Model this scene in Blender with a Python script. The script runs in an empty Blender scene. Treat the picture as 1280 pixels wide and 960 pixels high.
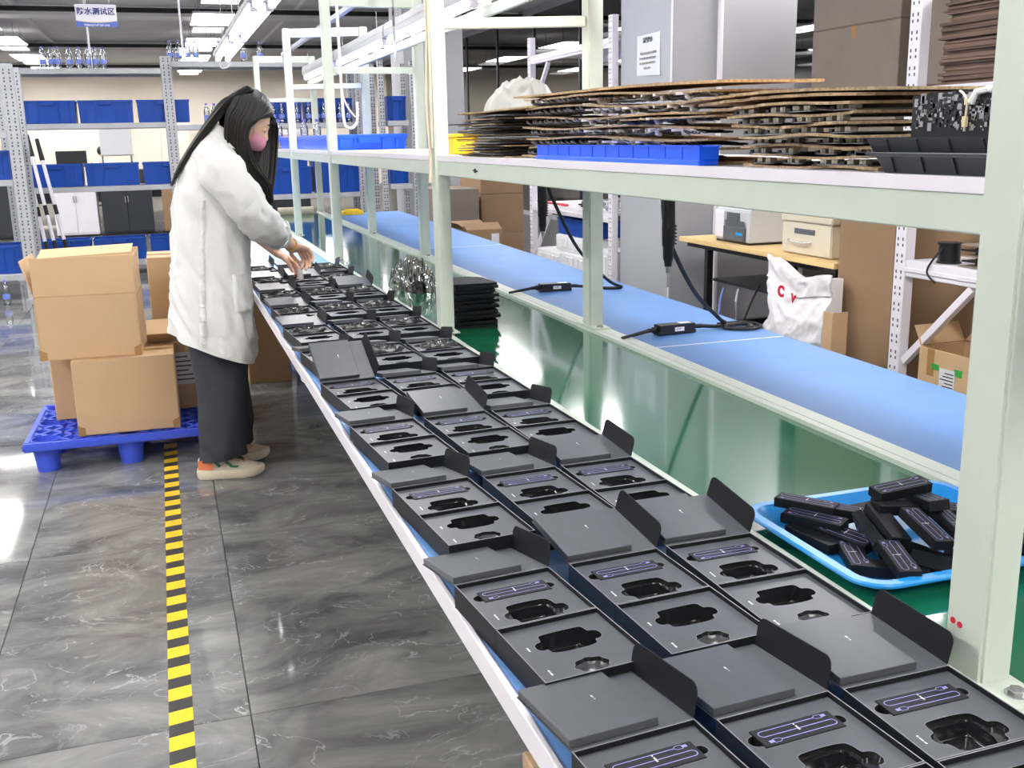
import bpy, bmesh, math, random
from mathutils import Vector, Matrix, noise
random.seed(7)
SC = bpy.context.scene
COL = SC.collection
PI = math.pi

# ------------------------------------------------------------------ camera
cam_d = bpy.data.cameras.new('camera')
cam = bpy.data.objects.new('camera', cam_d)
COL.objects.link(cam)
cam_d.sensor_fit = 'HORIZONTAL'
cam_d.sensor_width = 36.0
cam_d.lens = 36.0 * 1294.0 / 1280.0
cam_d.clip_start = 0.05
cam_d.clip_end = 120
# columns: camera x axis, camera y axis (up), camera -view axis, in world space
cam.matrix_world = Matrix(((0.9486359, 0.0919356, -0.3027174, 0.0000000),
                           (-0.3157304, 0.2142966, -0.9243329, 0.0000000),
                           (-0.0201078, 0.9724324, 0.2323163, 1.3800000),
                           (0, 0, 0, 1)))
SC.camera = cam

# ------------------------------------------------------------------ world and exposure
world = bpy.data.worlds.new('world')
SC.world = world
world.use_nodes = True
bg = world.node_tree.nodes['Background']
bg.inputs[0].default_value = (0.75, 0.8, 0.85, 1)
bg.inputs[1].default_value = 0.25
SC.view_settings.view_transform = 'Standard'
SC.view_settings.look = 'None'
SC.view_settings.gamma = 1.0
SC.view_settings.exposure = 0.25
PANEL_POWER = 27.0      # ceiling panels, emission strength
TUBE_POWER = 4.6       # tubes over the left deck, emission strength
INNER_TUBE_POWER = 3.0 # tubes inside the line, emission strength

# ------------------------------------------------------------------ materials
def lin(c):
    c = c / 255.0
    return c / 12.92 if c <= 0.04045 else ((c + 0.055) / 1.055) ** 2.4
def rgb(r, g, b): return (lin(r), lin(g), lin(b), 1.0)

def mat(name, col, rough=0.5, metal=0.0, var=0.0, scale=20.0, bump=0.0, bscale=60.0, spec=0.5, alpha=1.0, trans=0.0, ior=1.45, emit=0.0, coat=0.0, stretch=None, perobj=0.0):
    m = bpy.data.materials.new(name)
    m.use_nodes = True
    nt = m.node_tree
    b = nt.nodes['Principled BSDF']
    b.inputs['Base Color'].default_value = col
    b.inputs['Roughness'].default_value = rough
    b.inputs['Metallic'].default_value = metal
    b.inputs['Specular IOR Level'].default_value = spec
    b.inputs['Alpha'].default_value = alpha
    b.inputs['Transmission Weight'].default_value = trans
    b.inputs['IOR'].default_value = ior
    b.inputs['Coat Weight'].default_value = coat
    b.inputs['Coat Roughness'].default_value = 0.05
    if emit:
        b.inputs['Emission Color'].default_value = col
        b.inputs['Emission Strength'].default_value = emit
    tc = mp = None
    if var or bump:
        tc = nt.nodes.new('ShaderNodeTexCoord')
        mp = nt.nodes.new('ShaderNodeMapping')
        nt.links.new(tc.outputs['Object'], mp.inputs[0])
        if stretch: mp.inputs['Scale'].default_value = stretch
    if var:
        n = nt.nodes.new('ShaderNodeTexNoise')
        n.inputs['Scale'].default_value = scale
        n.inputs['Detail'].default_value = 5
        nt.links.new(mp.outputs[0], n.inputs['Vector'])
        hs = nt.nodes.new('ShaderNodeHueSaturation')
        hs.inputs['Color'].default_value = col
        mr = nt.nodes.new('ShaderNodeMapRange')
        mr.inputs['From Min'].default_value = 0.3
        mr.inputs['From Max'].default_value = 0.7
        mr.inputs['To Min'].default_value = 1 - var
        mr.inputs['To Max'].default_value = 1 + var
        nt.links.new(n.outputs['Fac'], mr.inputs['Value'])
        val = mr.outputs[0]
        if perobj:
            oi = nt.nodes.new('ShaderNodeObjectInfo')
            m2 = nt.nodes.new('ShaderNodeMapRange')
            m2.inputs['To Min'].default_value = 1 - perobj
            m2.inputs['To Max'].default_value = 1 + perobj
            nt.links.new(oi.outputs['Random'], m2.inputs['Value'])
            mu = nt.nodes.new('ShaderNodeMath'); mu.operation = 'MULTIPLY'
            nt.links.new(val, mu.inputs[0]); nt.links.new(m2.outputs[0], mu.inputs[1])
            val = mu.outputs[0]
        nt.links.new(val, hs.inputs['Value'])
        nt.links.new(hs.outputs[0], b.inputs['Base Color'])
    if bump:
        n2 = nt.nodes.new('ShaderNodeTexNoise')
        n2.inputs['Scale'].default_value = bscale
        n2.inputs['Detail'].default_value = 6
        nt.links.new(mp.outputs[0], n2.inputs['Vector'])
        bp = nt.nodes.new('ShaderNodeBump')
        bp.inputs['Strength'].default_value = bump
        bp.inputs['Distance'].default_value = 0.004
        nt.links.new(n2.outputs['Fac'], bp.inputs['Height'])
        nt.links.new(bp.outputs[0], b.inputs['Normal'])
    return m

def marble():
    m = bpy.data.materials.new('dark_marble_tile')
    m.use_nodes = True
    nt = m.node_tree; N = nt.nodes; L = nt.links
    b = N['Principled BSDF']
    b.inputs['Roughness'].default_value = 0.06
    b.inputs['Specular IOR Level'].default_value = 0.6
    geo = N.new('ShaderNodeNewGeometry')
    oi = N.new('ShaderNodeObjectInfo')
    mul = N.new('ShaderNodeVectorMath'); mul.operation = 'SCALE'
    cmb = N.new('ShaderNodeCombineXYZ')
    L.new(oi.outputs['Random'], cmb.inputs[0]); L.new(oi.outputs['Random'], cmb.inputs[2])
    L.new(cmb.outputs[0], mul.inputs[0]); mul.inputs['Scale'].default_value = 17.0
    add = N.new('ShaderNodeVectorMath')
    L.new(geo.outputs['Position'], add.inputs[0]); L.new(mul.outputs[0], add.inputs[1])
    mp = N.new('ShaderNodeMapping')
    mp.inputs['Rotation'].default_value = (0, 0, 0.7)
    mp.inputs['Scale'].default_value = (1.0, 1.7, 1.0)
    L.new(add.outputs[0], mp.inputs[0])
    n1 = N.new('ShaderNodeTexNoise'); n1.inputs['Scale'].default_value = 2.2; n1.inputs['Detail'].default_value = 9; n1.inputs['Roughness'].default_value = 0.62; n1.inputs['Distortion'].default_value = 1.2
    L.new(mp.outputs[0], n1.inputs['Vector'])
    cr = N.new('ShaderNodeValToRGB')
    cr.color_ramp.elements[0].position = 0.33; cr.color_ramp.elements[0].color = rgb(82, 83, 85)
    cr.color_ramp.elements[1].position = 0.68; cr.color_ramp.elements[1].color = rgb(146, 146, 145)
    L.new(n1.outputs['Fac'], cr.inputs[0])
    n2 = N.new('ShaderNodeTexNoise'); n2.inputs['Scale'].default_value = 3.6; n2.inputs['Detail'].default_value = 7; n2.inputs['Distortion'].default_value = 2.0
    L.new(mp.outputs[0], n2.inputs['Vector'])
    s = N.new('ShaderNodeMath'); s.operation = 'SUBTRACT'; s.inputs[1].default_value = 0.5
    L.new(n2.outputs['Fac'], s.inputs[0])
    a = N.new('ShaderNodeMath'); a.operation = 'ABSOLUTE'; L.new(s.outputs[0], a.inputs[0])
    v = N.new('ShaderNodeMapRange'); v.inputs['From Min'].default_value = 0.0; v.inputs['From Max'].default_value = 0.012; v.inputs['To Min'].default_value = 1.0; v.inputs['To Max'].default_value = 0.0
    L.new(a.outputs[0], v.inputs['Value'])
    n3 = N.new('ShaderNodeTexNoise'); n3.inputs['Scale'].default_value = 5.0; n3.inputs['Detail'].default_value = 3
    L.new(mp.outputs[0], n3.inputs['Vector'])
    v3 = N.new('ShaderNodeMapRange'); v3.inputs['From Min'].default_value = 0.44; v3.inputs['From Max'].default_value = 0.66
    L.new(n3.outputs['Fac'], v3.inputs['Value'])
    vm = N.new('ShaderNodeMath'); vm.operation = 'MULTIPLY'; L.new(v.outputs[0], vm.inputs[0]); L.new(v3.outputs[0], vm.inputs[1])
    vm2 = N.new('ShaderNodeMath'); vm2.operation = 'MULTIPLY'; L.new(vm.outputs[0], vm2.inputs[0]); vm2.inputs[1].default_value = 0.75
    mx = N.new('ShaderNodeMix'); mx.data_type = 'RGBA'
    L.new(vm2.outputs[0], mx.inputs['Factor']); L.new(cr.outputs[0], mx.inputs['A']); mx.inputs['B'].default_value = rgb(190, 190, 192)
    L.new(mx.outputs['Result'], b.inputs['Base Color'])
    return m

def film(name, tint, amount=0.35, rough=0.12, bump=0.0, bscale=40):
    # thin clear plastic or glass: mostly see-through, partly reflecting
    m = bpy.data.materials.new(name); m.use_nodes = True
    nt = m.node_tree; N = nt.nodes; L = nt.links
    N.remove(N['Principled BSDF'])
    out = N['Material Output']
    tr = N.new('ShaderNodeBsdfTransparent'); tr.inputs[0].default_value = tint
    gl = N.new('ShaderNodeBsdfGlossy'); gl.inputs['Roughness'].default_value = rough
    mx = N.new('ShaderNodeMixShader')
    lw = N.new('ShaderNodeLayerWeight'); lw.inputs[0].default_value = 0.3
    mr = N.new('ShaderNodeMapRange'); mr.inputs['To Min'].default_value = amount * 0.4; mr.inputs['To Max'].default_value = min(1.0, amount * 2)
    L.new(lw.outputs['Fresnel'], mr.inputs['Value'])
    L.new(mr.outputs[0], mx.inputs[0]); L.new(tr.outputs[0], mx.inputs[1]); L.new(gl.outputs[0], mx.inputs[2])
    L.new(mx.outputs[0], out.inputs[0])
    if bump:
        n2 = N.new('ShaderNodeTexNoise'); n2.inputs['Scale'].default_value = bscale
        tc = N.new('ShaderNodeTexCoord'); L.new(tc.outputs['Object'], n2.inputs['Vector'])
        bp = N.new('ShaderNodeBump'); bp.inputs['Strength'].default_value = bump; bp.inputs['Distance'].default_value = 0.01
        L.new(n2.outputs['Fac'], bp.inputs['Height']); L.new(bp.outputs[0], gl.inputs['Normal'])
    return m

MT = {}
MT['marble'] = marble()
MT['grout'] = mat('floor_slab', rgb(42, 42, 44), 0.3)
MT['ceiling'] = mat('ceiling_grey', rgb(226, 225, 227), 0.8, var=0.04, scale=2)
MT['ceiling_beam'] = mat('ceiling_beam_grey', rgb(232, 231, 232), 0.7, var=0.04, scale=2)
MT['wall_beige'] = mat('wall_beige', rgb(236, 226, 212), 0.6, var=0.03, scale=1)
MT['wall_grey'] = mat('wall_grey', rgb(150, 150, 156), 0.7, var=0.03, scale=2)
MT['wall_dark'] = mat('wall_dark', rgb(128, 126, 126), 0.6)
MT['dish'] = mat('soft_black_dish', rgb(62, 62, 66), 0.24)
MT['pillar'] = mat('pillar_paint', rgb(172, 173, 180), 0.55, var=0.03, scale=2)
MT['frame'] = mat('frame_paint', rgb(204, 213, 201), 0.4, var=0.025, scale=14)
MT['white'] = mat('white_laminate', rgb(232, 228, 236), 0.35, var=0.02, scale=8)
MT['mat_blue'] = mat('blue_antistatic_mat', rgb(108, 154, 214), 0.42, var=0.05, scale=6, bump=0.05, bscale=300)
MT['deck_blue'] = mat('blue_belt_top', rgb(90, 134, 194), 0.5, var=0.06, scale=4, bump=0.08, bscale=250)
MT['belt_green'] = mat('green_belt', rgb(26, 112, 78), 0.10, var=0.08, scale=3, bump=0.035, bscale=16, coat=0.5)
MT['card'] = mat('black_card', rgb(25, 26, 31), 0.5, var=0.05, scale=30, spec=0.25)
MT['card_in'] = mat('black_card_inner', rgb(30, 30, 34), 0.6)
MT['insert'] = mat('black_card_lit_top', rgb(72, 74, 81), 0.36, var=0.06, scale=45)  # black card of upward faces, overhead light put into the paler grey
MT['pocket'] = mat('black_glossy_blister', rgb(28, 28, 31), 0.17, coat=0.6)
MT['edge'] = mat('card_edge', rgb(112, 112, 120), 0.5)
MT['print_white'] = mat('print_white', rgb(235, 235, 238), 0.6)
MT['print_violet'] = mat('print_violet', rgb(138, 134, 196), 0.55)
MT['print_dark'] = mat('print_dark', rgb(70, 70, 74), 0.7)
MT['bagblack'] = mat('black_pouch', rgb(24, 24, 27), 0.32, bump=0.4, bscale=40)
MT['kraft'] = mat('kraft_cardboard', rgb(202, 170, 133), 0.75, var=0.05, scale=3, bump=0.05, bscale=120, perobj=0.05)
MT['kraft_dark'] = mat('kraft_cardboard_dark', rgb(150, 122, 94), 0.75, var=0.06, scale=3, perobj=0.05)
MT['kraft_old'] = mat('dark_old_cardboard', rgb(112, 90, 80), 0.8, var=0.12, scale=8, perobj=0.25)
MT['kraft_edge'] = mat('kraft_corrugated_edge', rgb(168, 146, 116), 0.85, var=0.4, scale=150)
MT['kraft_grey'] = mat('grey_brown_cardboard', rgb(134, 122, 112), 0.75, var=0.06, scale=5)
MT['tape'] = mat('brown_tape', rgb(168, 128, 84), 0.25)
MT['steel'] = mat('galvanised_grey', rgb(176, 178, 184), 0.45, metal=0.15, var=0.06, scale=10)
MT['hole'] = mat('slot_black', rgb(84, 84, 88), 0.8)
MT['cable_grey'] = mat('dark_cable', rgb(52, 52, 56), 0.3)
MT['bin_blue'] = mat('blue_bin_plastic', rgb(8, 68, 160), 0.38, var=0.05, scale=5)
MT['bin_cobalt'] = mat('bright_blue_plastic', rgb(22, 92, 236), 0.35)
MT['pallet'] = mat('pallet_blue_plastic', rgb(66, 92, 218), 0.42, var=0.03, scale=8)
MT['tray_cyan'] = mat('cyan_tray_plastic', rgb(42, 156, 238), 0.3)
MT['plastic_black'] = mat('black_plastic', rgb(26, 27, 30), 0.35)
MT['plastic_dark'] = mat('dark_bin_plastic', rgb(48, 50, 58), 0.45)
MT['rubber'] = mat('black_rubber', rgb(22, 22, 24), 0.55)
MT['metal'] = mat('bright_metal', rgb(190, 190, 192), 0.25, metal=0.9)
MT['can'] = mat('tin_can_metal', rgb(150, 144, 132), 0.45, metal=0.4, var=0.2, scale=90)
MT['pcb'] = mat('black_circuit_board', rgb(24, 27, 32), 0.35)
MT['foam'] = mat('white_foam', rgb(236, 236, 238), 0.75, bump=0.1, bscale=150)
MT['bubble'] = mat('bubble_wrap', rgb(176, 176, 172), 0.35, bump=1.0, bscale=30, trans=0.1)
MT['cream'] = mat('cream_plastic', rgb(214, 204, 184), 0.45)
MT['printer_grey'] = mat('printer_light_grey', rgb(200, 202, 206), 0.4)
MT['printer_dark'] = mat('printer_dark_grey', rgb(92, 94, 100), 0.4)
MT['wood'] = mat('pale_wood_top', rgb(228, 196, 138), 0.45, var=0.06, scale=6, stretch=(8, 1, 8))
MT['wood_raw'] = mat('raw_wood', rgb(176, 150, 118), 0.7, var=0.2, scale=6, stretch=(6, 6, 0.6))
MT['bagwhite'] = mat('white_woven_bag', rgb(236, 234, 238), 0.5, bump=0.35, bscale=18)
MT['red'] = mat('red_print', rgb(206, 40, 66), 0.5)
MT['green_tape'] = mat('green_tape', rgb(66, 168, 78), 0.4)
MT['paper'] = mat('white_paper', rgb(226, 226, 230), 0.7)
MT['yellow'] = mat('yellow_tape', rgb(240, 196, 40), 0.45, var=0.05, scale=30)
MT['tape_black'] = mat('black_tape', rgb(50, 50, 52), 0.5)
MT['sign_white'] = mat('sign_white', rgb(226, 224, 232), 0.5)
MT['sign_blue'] = mat('sign_blue', rgb(88, 112, 190), 0.5)
MT['sign_navy'] = mat('sign_navy', rgb(44, 52, 122), 0.5)
MT['sign_gold'] = mat('sign_gold', rgb(224, 212, 170), 0.5)
MT['pet'] = film('clear_bottle_plastic', (0.86, 0.9, 0.95, 1), 0.5, 0.06, bump=0.3, bscale=60)
MT['cap_blue'] = mat('bottle_cap', rgb(120, 120, 200), 0.4)
MT['label_blue'] = mat('bottle_label', rgb(120, 140, 220), 0.4, var=0.3, scale=60)
MT['polybag'] = film('clear_crumpled_bag', (0.86, 0.9, 0.88, 1), 0.85, 0.07, bump=0.25, bscale=40)
MT['sleeve'] = film('clear_document_sleeve', (0.93, 0.94, 0.97, 1), 0.35, 0.1, bump=0.1, bscale=8)
MT['glass'] = film('partition_glass', (0.5, 0.51, 0.53, 1), 0.55, 0.02)
MT['lamp'] = mat('lamp_panel', (1, 0.985, 0.96, 1), 0.5, emit=PANEL_POWER)
MT['lamp_dim'] = mat('lamp_diffuser_back', (0.95, 0.94, 0.93, 1), 0.5, emit=0.8)
MT['tube'] = mat('lit_tube', (1, 0.99, 0.97, 1), 0.5, emit=TUBE_POWER)
MT['tube_inner'] = mat('lit_inner_tube', (1, 0.99, 0.97, 1), 0.5, emit=INNER_TUBE_POWER)
MT['alu'] = mat('lamp_housing', rgb(168, 168, 172), 0.4, metal=0.4)
MT['coat'] = mat('white_coat_cloth', rgb(228, 229, 228), 0.7, bump=0.7, bscale=28)
MT['trouser'] = mat('charcoal_trousers', rgb(58, 60, 68), 0.85, var=0.08, scale=25, bump=0.25, bscale=20)
MT['skin'] = mat('skin', rgb(234, 192, 168), 0.5, var=0.05, scale=12)
MT['hair'] = mat('black_hair', rgb(28, 26, 26), 0.46, var=0.3, scale=60)
MT['mask'] = mat('pink_mask', rgb(228, 158, 182), 0.7)
MT['gold'] = mat('gold', rgb(214, 170, 80), 0.3, metal=0.9)
MT['shoe'] = mat('beige_shoe', rgb(206, 194, 176), 0.7, var=0.05, scale=30)
MT['sole'] = mat('cream_sole', rgb(224, 212, 190), 0.6, var=0.06, scale=20)
MT['orange'] = mat('orange_patch', rgb(224, 128, 84), 0.6)
MT['dkgreen'] = mat('green_stripe', rgb(52, 104, 78), 0.6)
MT['eyebrow'] = mat('dark_brow', rgb(40, 32, 30), 0.6)
MT['lips'] = mat('lips', rgb(190, 110, 105), 0.5)
MT['desk_grey'] = mat('desk_grey', rgb(126, 126, 130), 0.5)

# ------------------------------------------------------------------ mesh helpers
class MB:
    def __init__(s): s.v = []; s.f = []
    def add(s, vs, fs):
        o = len(s.v); s.v += [Vector(p) for p in vs]; s.f += [tuple(i + o for i in f) for f in fs]
        return s
    def box(s, a, b):
        x0, y0, z0 = a; x1, y1, z1 = b
        return s.add([(x0,y0,z0),(x1,y0,z0),(x1,y1,z0),(x0,y1,z0),(x0,y0,z1),(x1,y0,z1),(x1,y1,z1),(x0,y1,z1)],
                     [(0,3,2,1),(4,5,6,7),(0,1,5,4),(1,2,6,5),(2,3,7,6),(3,0,4,7)])
    def obox(s, c, size, rot=None):
        h = Vector(size) / 2; R = rot or Matrix.Identity(3)
        vs = [Vector(c) + R @ Vector((sx*h.x, sy*h.y, sz*h.z)) for sz in (-1,1) for sx, sy in ((-1,-1),(1,-1),(1,1),(-1,1))]
        return s.add(vs, [(0,3,2,1),(4,5,6,7),(0,1,5,4),(1,2,6,5),(2,3,7,6),(3,0,4,7)])
    def bar(s, p, q, w, h=None, up=(0,0,1)):
        p = Vector(p); q = Vector(q); d = (q-p); L = d.length; d.normalize(); h = h or w
        u = Vector(up)
        if abs(d.dot(u)) > 0.99: u = Vector((1,0,0))
        x = d.cross(u).normalized(); z = x.cross(d)
        R = Matrix((x, d, z)).transposed()
        return s.obox((p+q)/2, (w, L, h), R)
    def tube(s, pts, r, n=8, cap=True, flat=1.0):
        pts = [Vector(p) for p in pts]
        rs = r if isinstance(r, (list, tuple)) else [r]*len(pts)
        o = len(s.v); prev = None
        for i, p in enumerate(pts):
            d = (pts[min(i+1, len(pts)-1)] - pts[max(i-1, 0)])
            if d.length < 1e-9: d = Vector((0,0,1))
            d.normalize()
            if prev is None:
                u = Vector((0,0,1)) if abs(d.z) < 0.9 else Vector((1,0,0))
                x = d.cross(u).normalized()
            else:
                x = (prev - d*prev.dot(d))
                x = x.normalized() if x.length > 1e-6 else d.orthogonal().normalized()
            prev = x; y = d.cross(x)
            for k in range(n):
                a = 2*PI*k/n
                s.v.append(p + (x*math.cos(a) + y*math.sin(a)*flat)*rs[i])
        for i in range(len(pts)-1):
            for k in range(n):
                k2 = (k+1) % n
                s.f.append((o+i*n+k, o+i*n+k2, o+(i+1)*n+k2, o+(i+1)*n+k))
        if cap:
            s.f.append(tuple(o+k for k in reversed(range(n))))
            s.f.append(tuple(o+(len(pts)-1)*n+k for k in range(n)))
        return s
    def cyl(s, p, q, r, n=16, r2=None):
        return s.tube([p, q], [r, r if r2 is None else r2], n)
    def loft(s, rings, cap=True, closed=True):
        o = len(s.v); n = len(rings[0])
        for r in rings: s.v += [Vector(p) for p in r]
        for i in range(len(rings)-1):
            for k in range(n if closed else n-1):
                k2 = (k+1) % n
                s.f.append((o+i*n+k, o+i*n+k2, o+(i+1)*n+k2, o+(i+1)*n+k))
        if cap and closed:
            s.f.append(tuple(o+k for k in reversed(range(n))))
            s.f.append(tuple(o+(len(rings)-1)*n+k for k in range(n)))
        return s
    def prism(s, poly, h0, h1, fn):
        # 2-D outline extruded along the third coordinate; fn maps (u, v, h) to a point
        n = len(poly); o = len(s.v)
        s.v += [Vector(fn(u, v, h0)) for u, v in poly] + [Vector(fn(u, v, h1)) for u, v in poly]
        s.f.append(tuple(o+i for i in reversed(range(n)))); s.f.append(tuple(o+n+i for i in range(n)))
        for i in range(n):
            j = (i+1) % n
            s.f.append((o+i, o+j, o+n+j, o+n+i))
        return s
    def sphere(s, c, r, nu=16, nv=10, R=None):
        rr = Vector((r, r, r)) if isinstance(r, (int, float)) else Vector(r)
        R = R or Matrix.Identity(3)
        rings = []
        for i in range(nv+1):
            t = PI*i/nv; t = min(max(t, 0.02), PI-0.02)
            rings.append([Vector(c) + R @ Vector((rr.x*math.sin(t)*math.cos(2*PI*k/nu), rr.y*math.sin(t)*math.sin(2*PI*k/nu), -rr.z*math.cos(t))) for k in range(nu)])
        return s.loft(rings)
    def xform(s, M):
        s.v = [M @ v for v in s.v]; return s
    def build(s, name, m, parent=None, bevel=0.0, smooth=0.6, loc=None, world=True, segs=1):
        me = bpy.data.meshes.new(name)
        off = Vector((0,0,0))
        if parent is not None and world: off = root_loc(parent)
        if loc is not None: off = Vector(loc)
        me.from_pydata([v - off for v in s.v], [], s.f)
        if bevel:
            bm = bmesh.new(); bm.from_mesh(me)
            es = [e for e in bm.edges if len(e.link_faces) == 2 and e.calc_face_angle(0) > 0.5]
            bmesh.ops.bevel(bm, geom=es, offset=bevel, segments=segs, affect='EDGES', clamp_overlap=True)
            bm.to_mesh(me); bm.free()
        if smooth:
            for p in me.polygons: p.use_smooth = True
            me.set_sharp_from_angle(angle=smooth)
        ms = m if isinstance(m, (list, tuple)) else [m]
        for q in ms: me.materials.append(MT[q])
        return link(name, me, parent, loc)

def root_loc(p):
    l = Vector((0,0,0))
    while p is not None: l += p.location; p = p.parent
    return l
def link(name, me, parent=None, loc=None):
    ob = bpy.data.objects.new(name, me); COL.objects.link(ob)
    if parent is not None: ob.parent = parent
    elif loc is not None: ob.location = loc
    return ob
def tag(o, label=None, cat=None, group=None, kind=None):
    if label: o['label'] = label
    if cat: o['category'] = cat
    if group: o['group'] = group
    if kind: o['kind'] = kind
    return o
def thing(name, label, cat, loc=(0,0,0), rotz=0.0, group=None):
    o = bpy.data.objects.new(name, None); COL.objects.link(o)
    o.empty_display_size = 0.05
    o.location = loc; o.rotation_euler = (0, 0, rotz)
    return tag(o, label, cat, group)
def kids(o): return [c for c in bpy.data.objects if c.parent == o]
KID = {}
def dup(root, loc=None, rot=None, label=None, group=None, skip=()):
    if root.name not in KID: KID[root.name] = [(c, kids(c)) for c in kids(root)]
    r = root.copy(); COL.objects.link(r)
    if loc is not None: r.location = loc
    if rot is not None: r.rotation_euler = rot
    if label: r['label'] = label
    if group: r['group'] = group
    for c, gs in KID[root.name]:
        if c.name.split('.')[0] in skip: continue
        d = c.copy(); COL.objects.link(d); d.parent = r
        for g in gs:
            e = g.copy(); COL.objects.link(e); e.parent = d
    return r
def single(name, mb, m, label, cat, group=None, loc=None, **k):
    o = mb.build(name, m, loc=loc, **k)
    return tag(o, label, cat, group)
def struct(name, mb, m, **k):
    return tag(mb.build(name, m, **k), kind='structure')
def text_mesh(txt, size, ext=0.0006, bold=0.0):
    cu = bpy.data.curves.new('lettering', 'FONT')
    cu.body = txt; cu.size = size; cu.extrude = ext; cu.offset = bold
    cu.align_x = 'CENTER'; cu.align_y = 'CENTER'; cu.resolution_u = 3
    ob = bpy.data.objects.new('lettering', cu); COL.objects.link(ob)
    dg = bpy.context.evaluated_depsgraph_get()
    me = bpy.data.meshes.new_from_object(ob.evaluated_get(dg))
    bpy.data.objects.remove(ob); bpy.data.curves.remove(cu)
    return me
def lettering(name, txt, size, m, parent, M, bold=0.0, ext=0.0006, sx=1.0):
    me = text_mesh(txt, size, ext, bold)
    me.transform(Matrix.Translation(-root_loc(parent)) @ M @ Matrix.Diagonal((sx, 1, 1, 1)))
    me.name = name; me.materials.clear(); me.materials.append(MT[m])
    return link(name, me, parent)
def rz(a): return Matrix.Rotation(a, 3, 'Z')
def arc(cx, cy, r, a0, a1, n): return [(cx + r*math.cos(a0+(a1-a0)*i/n), cy + r*math.sin(a0+(a1-a0)*i/n)) for i in range(n+1)]
def rrect(x0, y0, x1, y1, r, n=4):
    return (arc(x1-r, y0+r, r, -PI/2, 0, n) + arc(x1-r, y1-r, r, 0, PI/2, n) + arc(x0+r, y1-r, r, PI/2, PI, n) + arc(x0+r, y0+r, r, PI, 1.5*PI, n))
def smooth_path(pts, n=6):
    # Catmull-Rom through the points
    P = [Vector(p) for p in pts]; out = []
    for i in range(len(P)-1):
        p0 = P[max(i-1,0)]; p1 = P[i]; p2 = P[i+1]; p3 = P[min(i+2,len(P)-1)]
        for k in range(n):
            t = k/n
            out.append(0.5*((2*p1)+(p2-p0)*t+(2*p0-5*p1+4*p2-p3)*t*t+(3*p1-p0-3*p2+p3)*t**3))
    out.append(P[-1]); return out
ORD = ['nearest', 'second', 'third', 'fourth', 'fifth', 'sixth', 'seventh', 'eighth', 'ninth', 'tenth', 'eleventh', 'twelfth', 'thirteenth', 'fourteenth', 'fifteenth', 'sixteenth', 'seventeenth', 'eighteenth', 'nineteenth', 'twentieth', 'twenty-first', 'twenty-second', 'twenty-third', 'twenty-fourth', 'twenty-fifth', 'twenty-sixth', 'twenty-seventh', 'twenty-eighth', 'twenty-ninth', 'thirtieth', 'thirty-first', 'thirty-second', 'thirty-third', 'thirty-fourth', 'thirty-fifth', 'thirty-sixth', 'thirty-seventh', 'thirty-eighth']

# ================================================================== THE ROOM
X0, X1, Y0, Y1, ZC = -6.0, 9.0, -4.0, 31.0, 3.5
floor = struct('floor', MB().box((X0, Y0, -0.12), (X1, Y1, -0.006)), 'grout', smooth=0)
tile_me = None
TX, TY = 0.64, 1.28
for i in range(-6, 3):
    for j in range(-2, 14):
        x = 0.088 + i*TX; y = 2.40 + j*TY
        if tile_me is None:
            o = MB().box((0.0012, 0.0012, -0.0055), (TX-0.0012, TY-0.0012, 0.0)).build('tile', 'marble', bevel=0.0008, smooth=0)
            tile_me = o.data
        else:
            o = link('tile', tile_me)
        o.parent = floor; o.location = (x, y, 0)
ceil = struct('ceiling', MB().box((X0, Y0, ZC), (X1, Y1, ZC+0.1)), 'ceiling', smooth=0)
for k, y in enumerate((5.0, 11.3, 17.9, 24.2, 30.4)):
    MB().box((X0, y+0.25, ZC-0.16), (X1, y+0.75, ZC-0.001)).build('ceiling_beam', 'ceiling_beam', ceil, bevel=0.01)
    MB().box((X0, y, ZC-0.13), (X1, y+0.07, ZC-0.06)).build('cable_track', 'plastic_black', ceil, smooth=0)
for x in (-4.2, -1.9, 2.3):
    MB().box((x, Y0, ZC-0.06), (x+0.04, Y1, ZC-0.001)).build('ceiling_joint', 'ceiling_beam', ceil, smooth=0)
struct('wall_left', MB().box((X0-0.1, Y0, 0), (X0, Y1, ZC)), 'wall_grey', smooth=0)
struct('wall_right', MB().box((X1, Y0, 0), (X1+0.1, Y1, ZC)), 'wall_dark', smooth=0)
struct('wall_back', MB().box((X0, Y1, 0), (X1, Y1+0.1, ZC)), 'wall_beige', smooth=0)
struct('wall_front', MB().box((X0, Y0-0.1, 0), (X1, Y0, ZC)), 'wall_beige', smooth=0)
struct('baseboard_back', MB().box((X0, Y1-0.015, 0), (X1, Y1-0.001, 0.1)), 'wall_grey', smooth=0)

# the two grey pillars beside the line
pil = struct('wall_pillar', MB().box((3.15, 6.2, 0), (4.05, 7.0, ZC-0.001)), 'pillar', bevel=0.004)
MB().box((3.06, 6.192, 0), (3.15, 6.199, ZC-0.05)).xform(Matrix.Translation((0.0, 0, 0)))
MB().cyl((3.47, 6.17, 0), (3.47, 6.17, ZC-0.01), 0.018, 12).build('conduit', 'white', pil)
MB().box((3.142, 6.20, 0.0), (3.149, 6.215, ZC-0.05)).build('corner_guard', 'white', pil, smooth=0)
pil2 = struct('wall_pillar_far', MB().box((2.72, 12.0, 0), (3.42, 12.7, ZC-0.001)), 'pillar', bevel=0.004)

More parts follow.
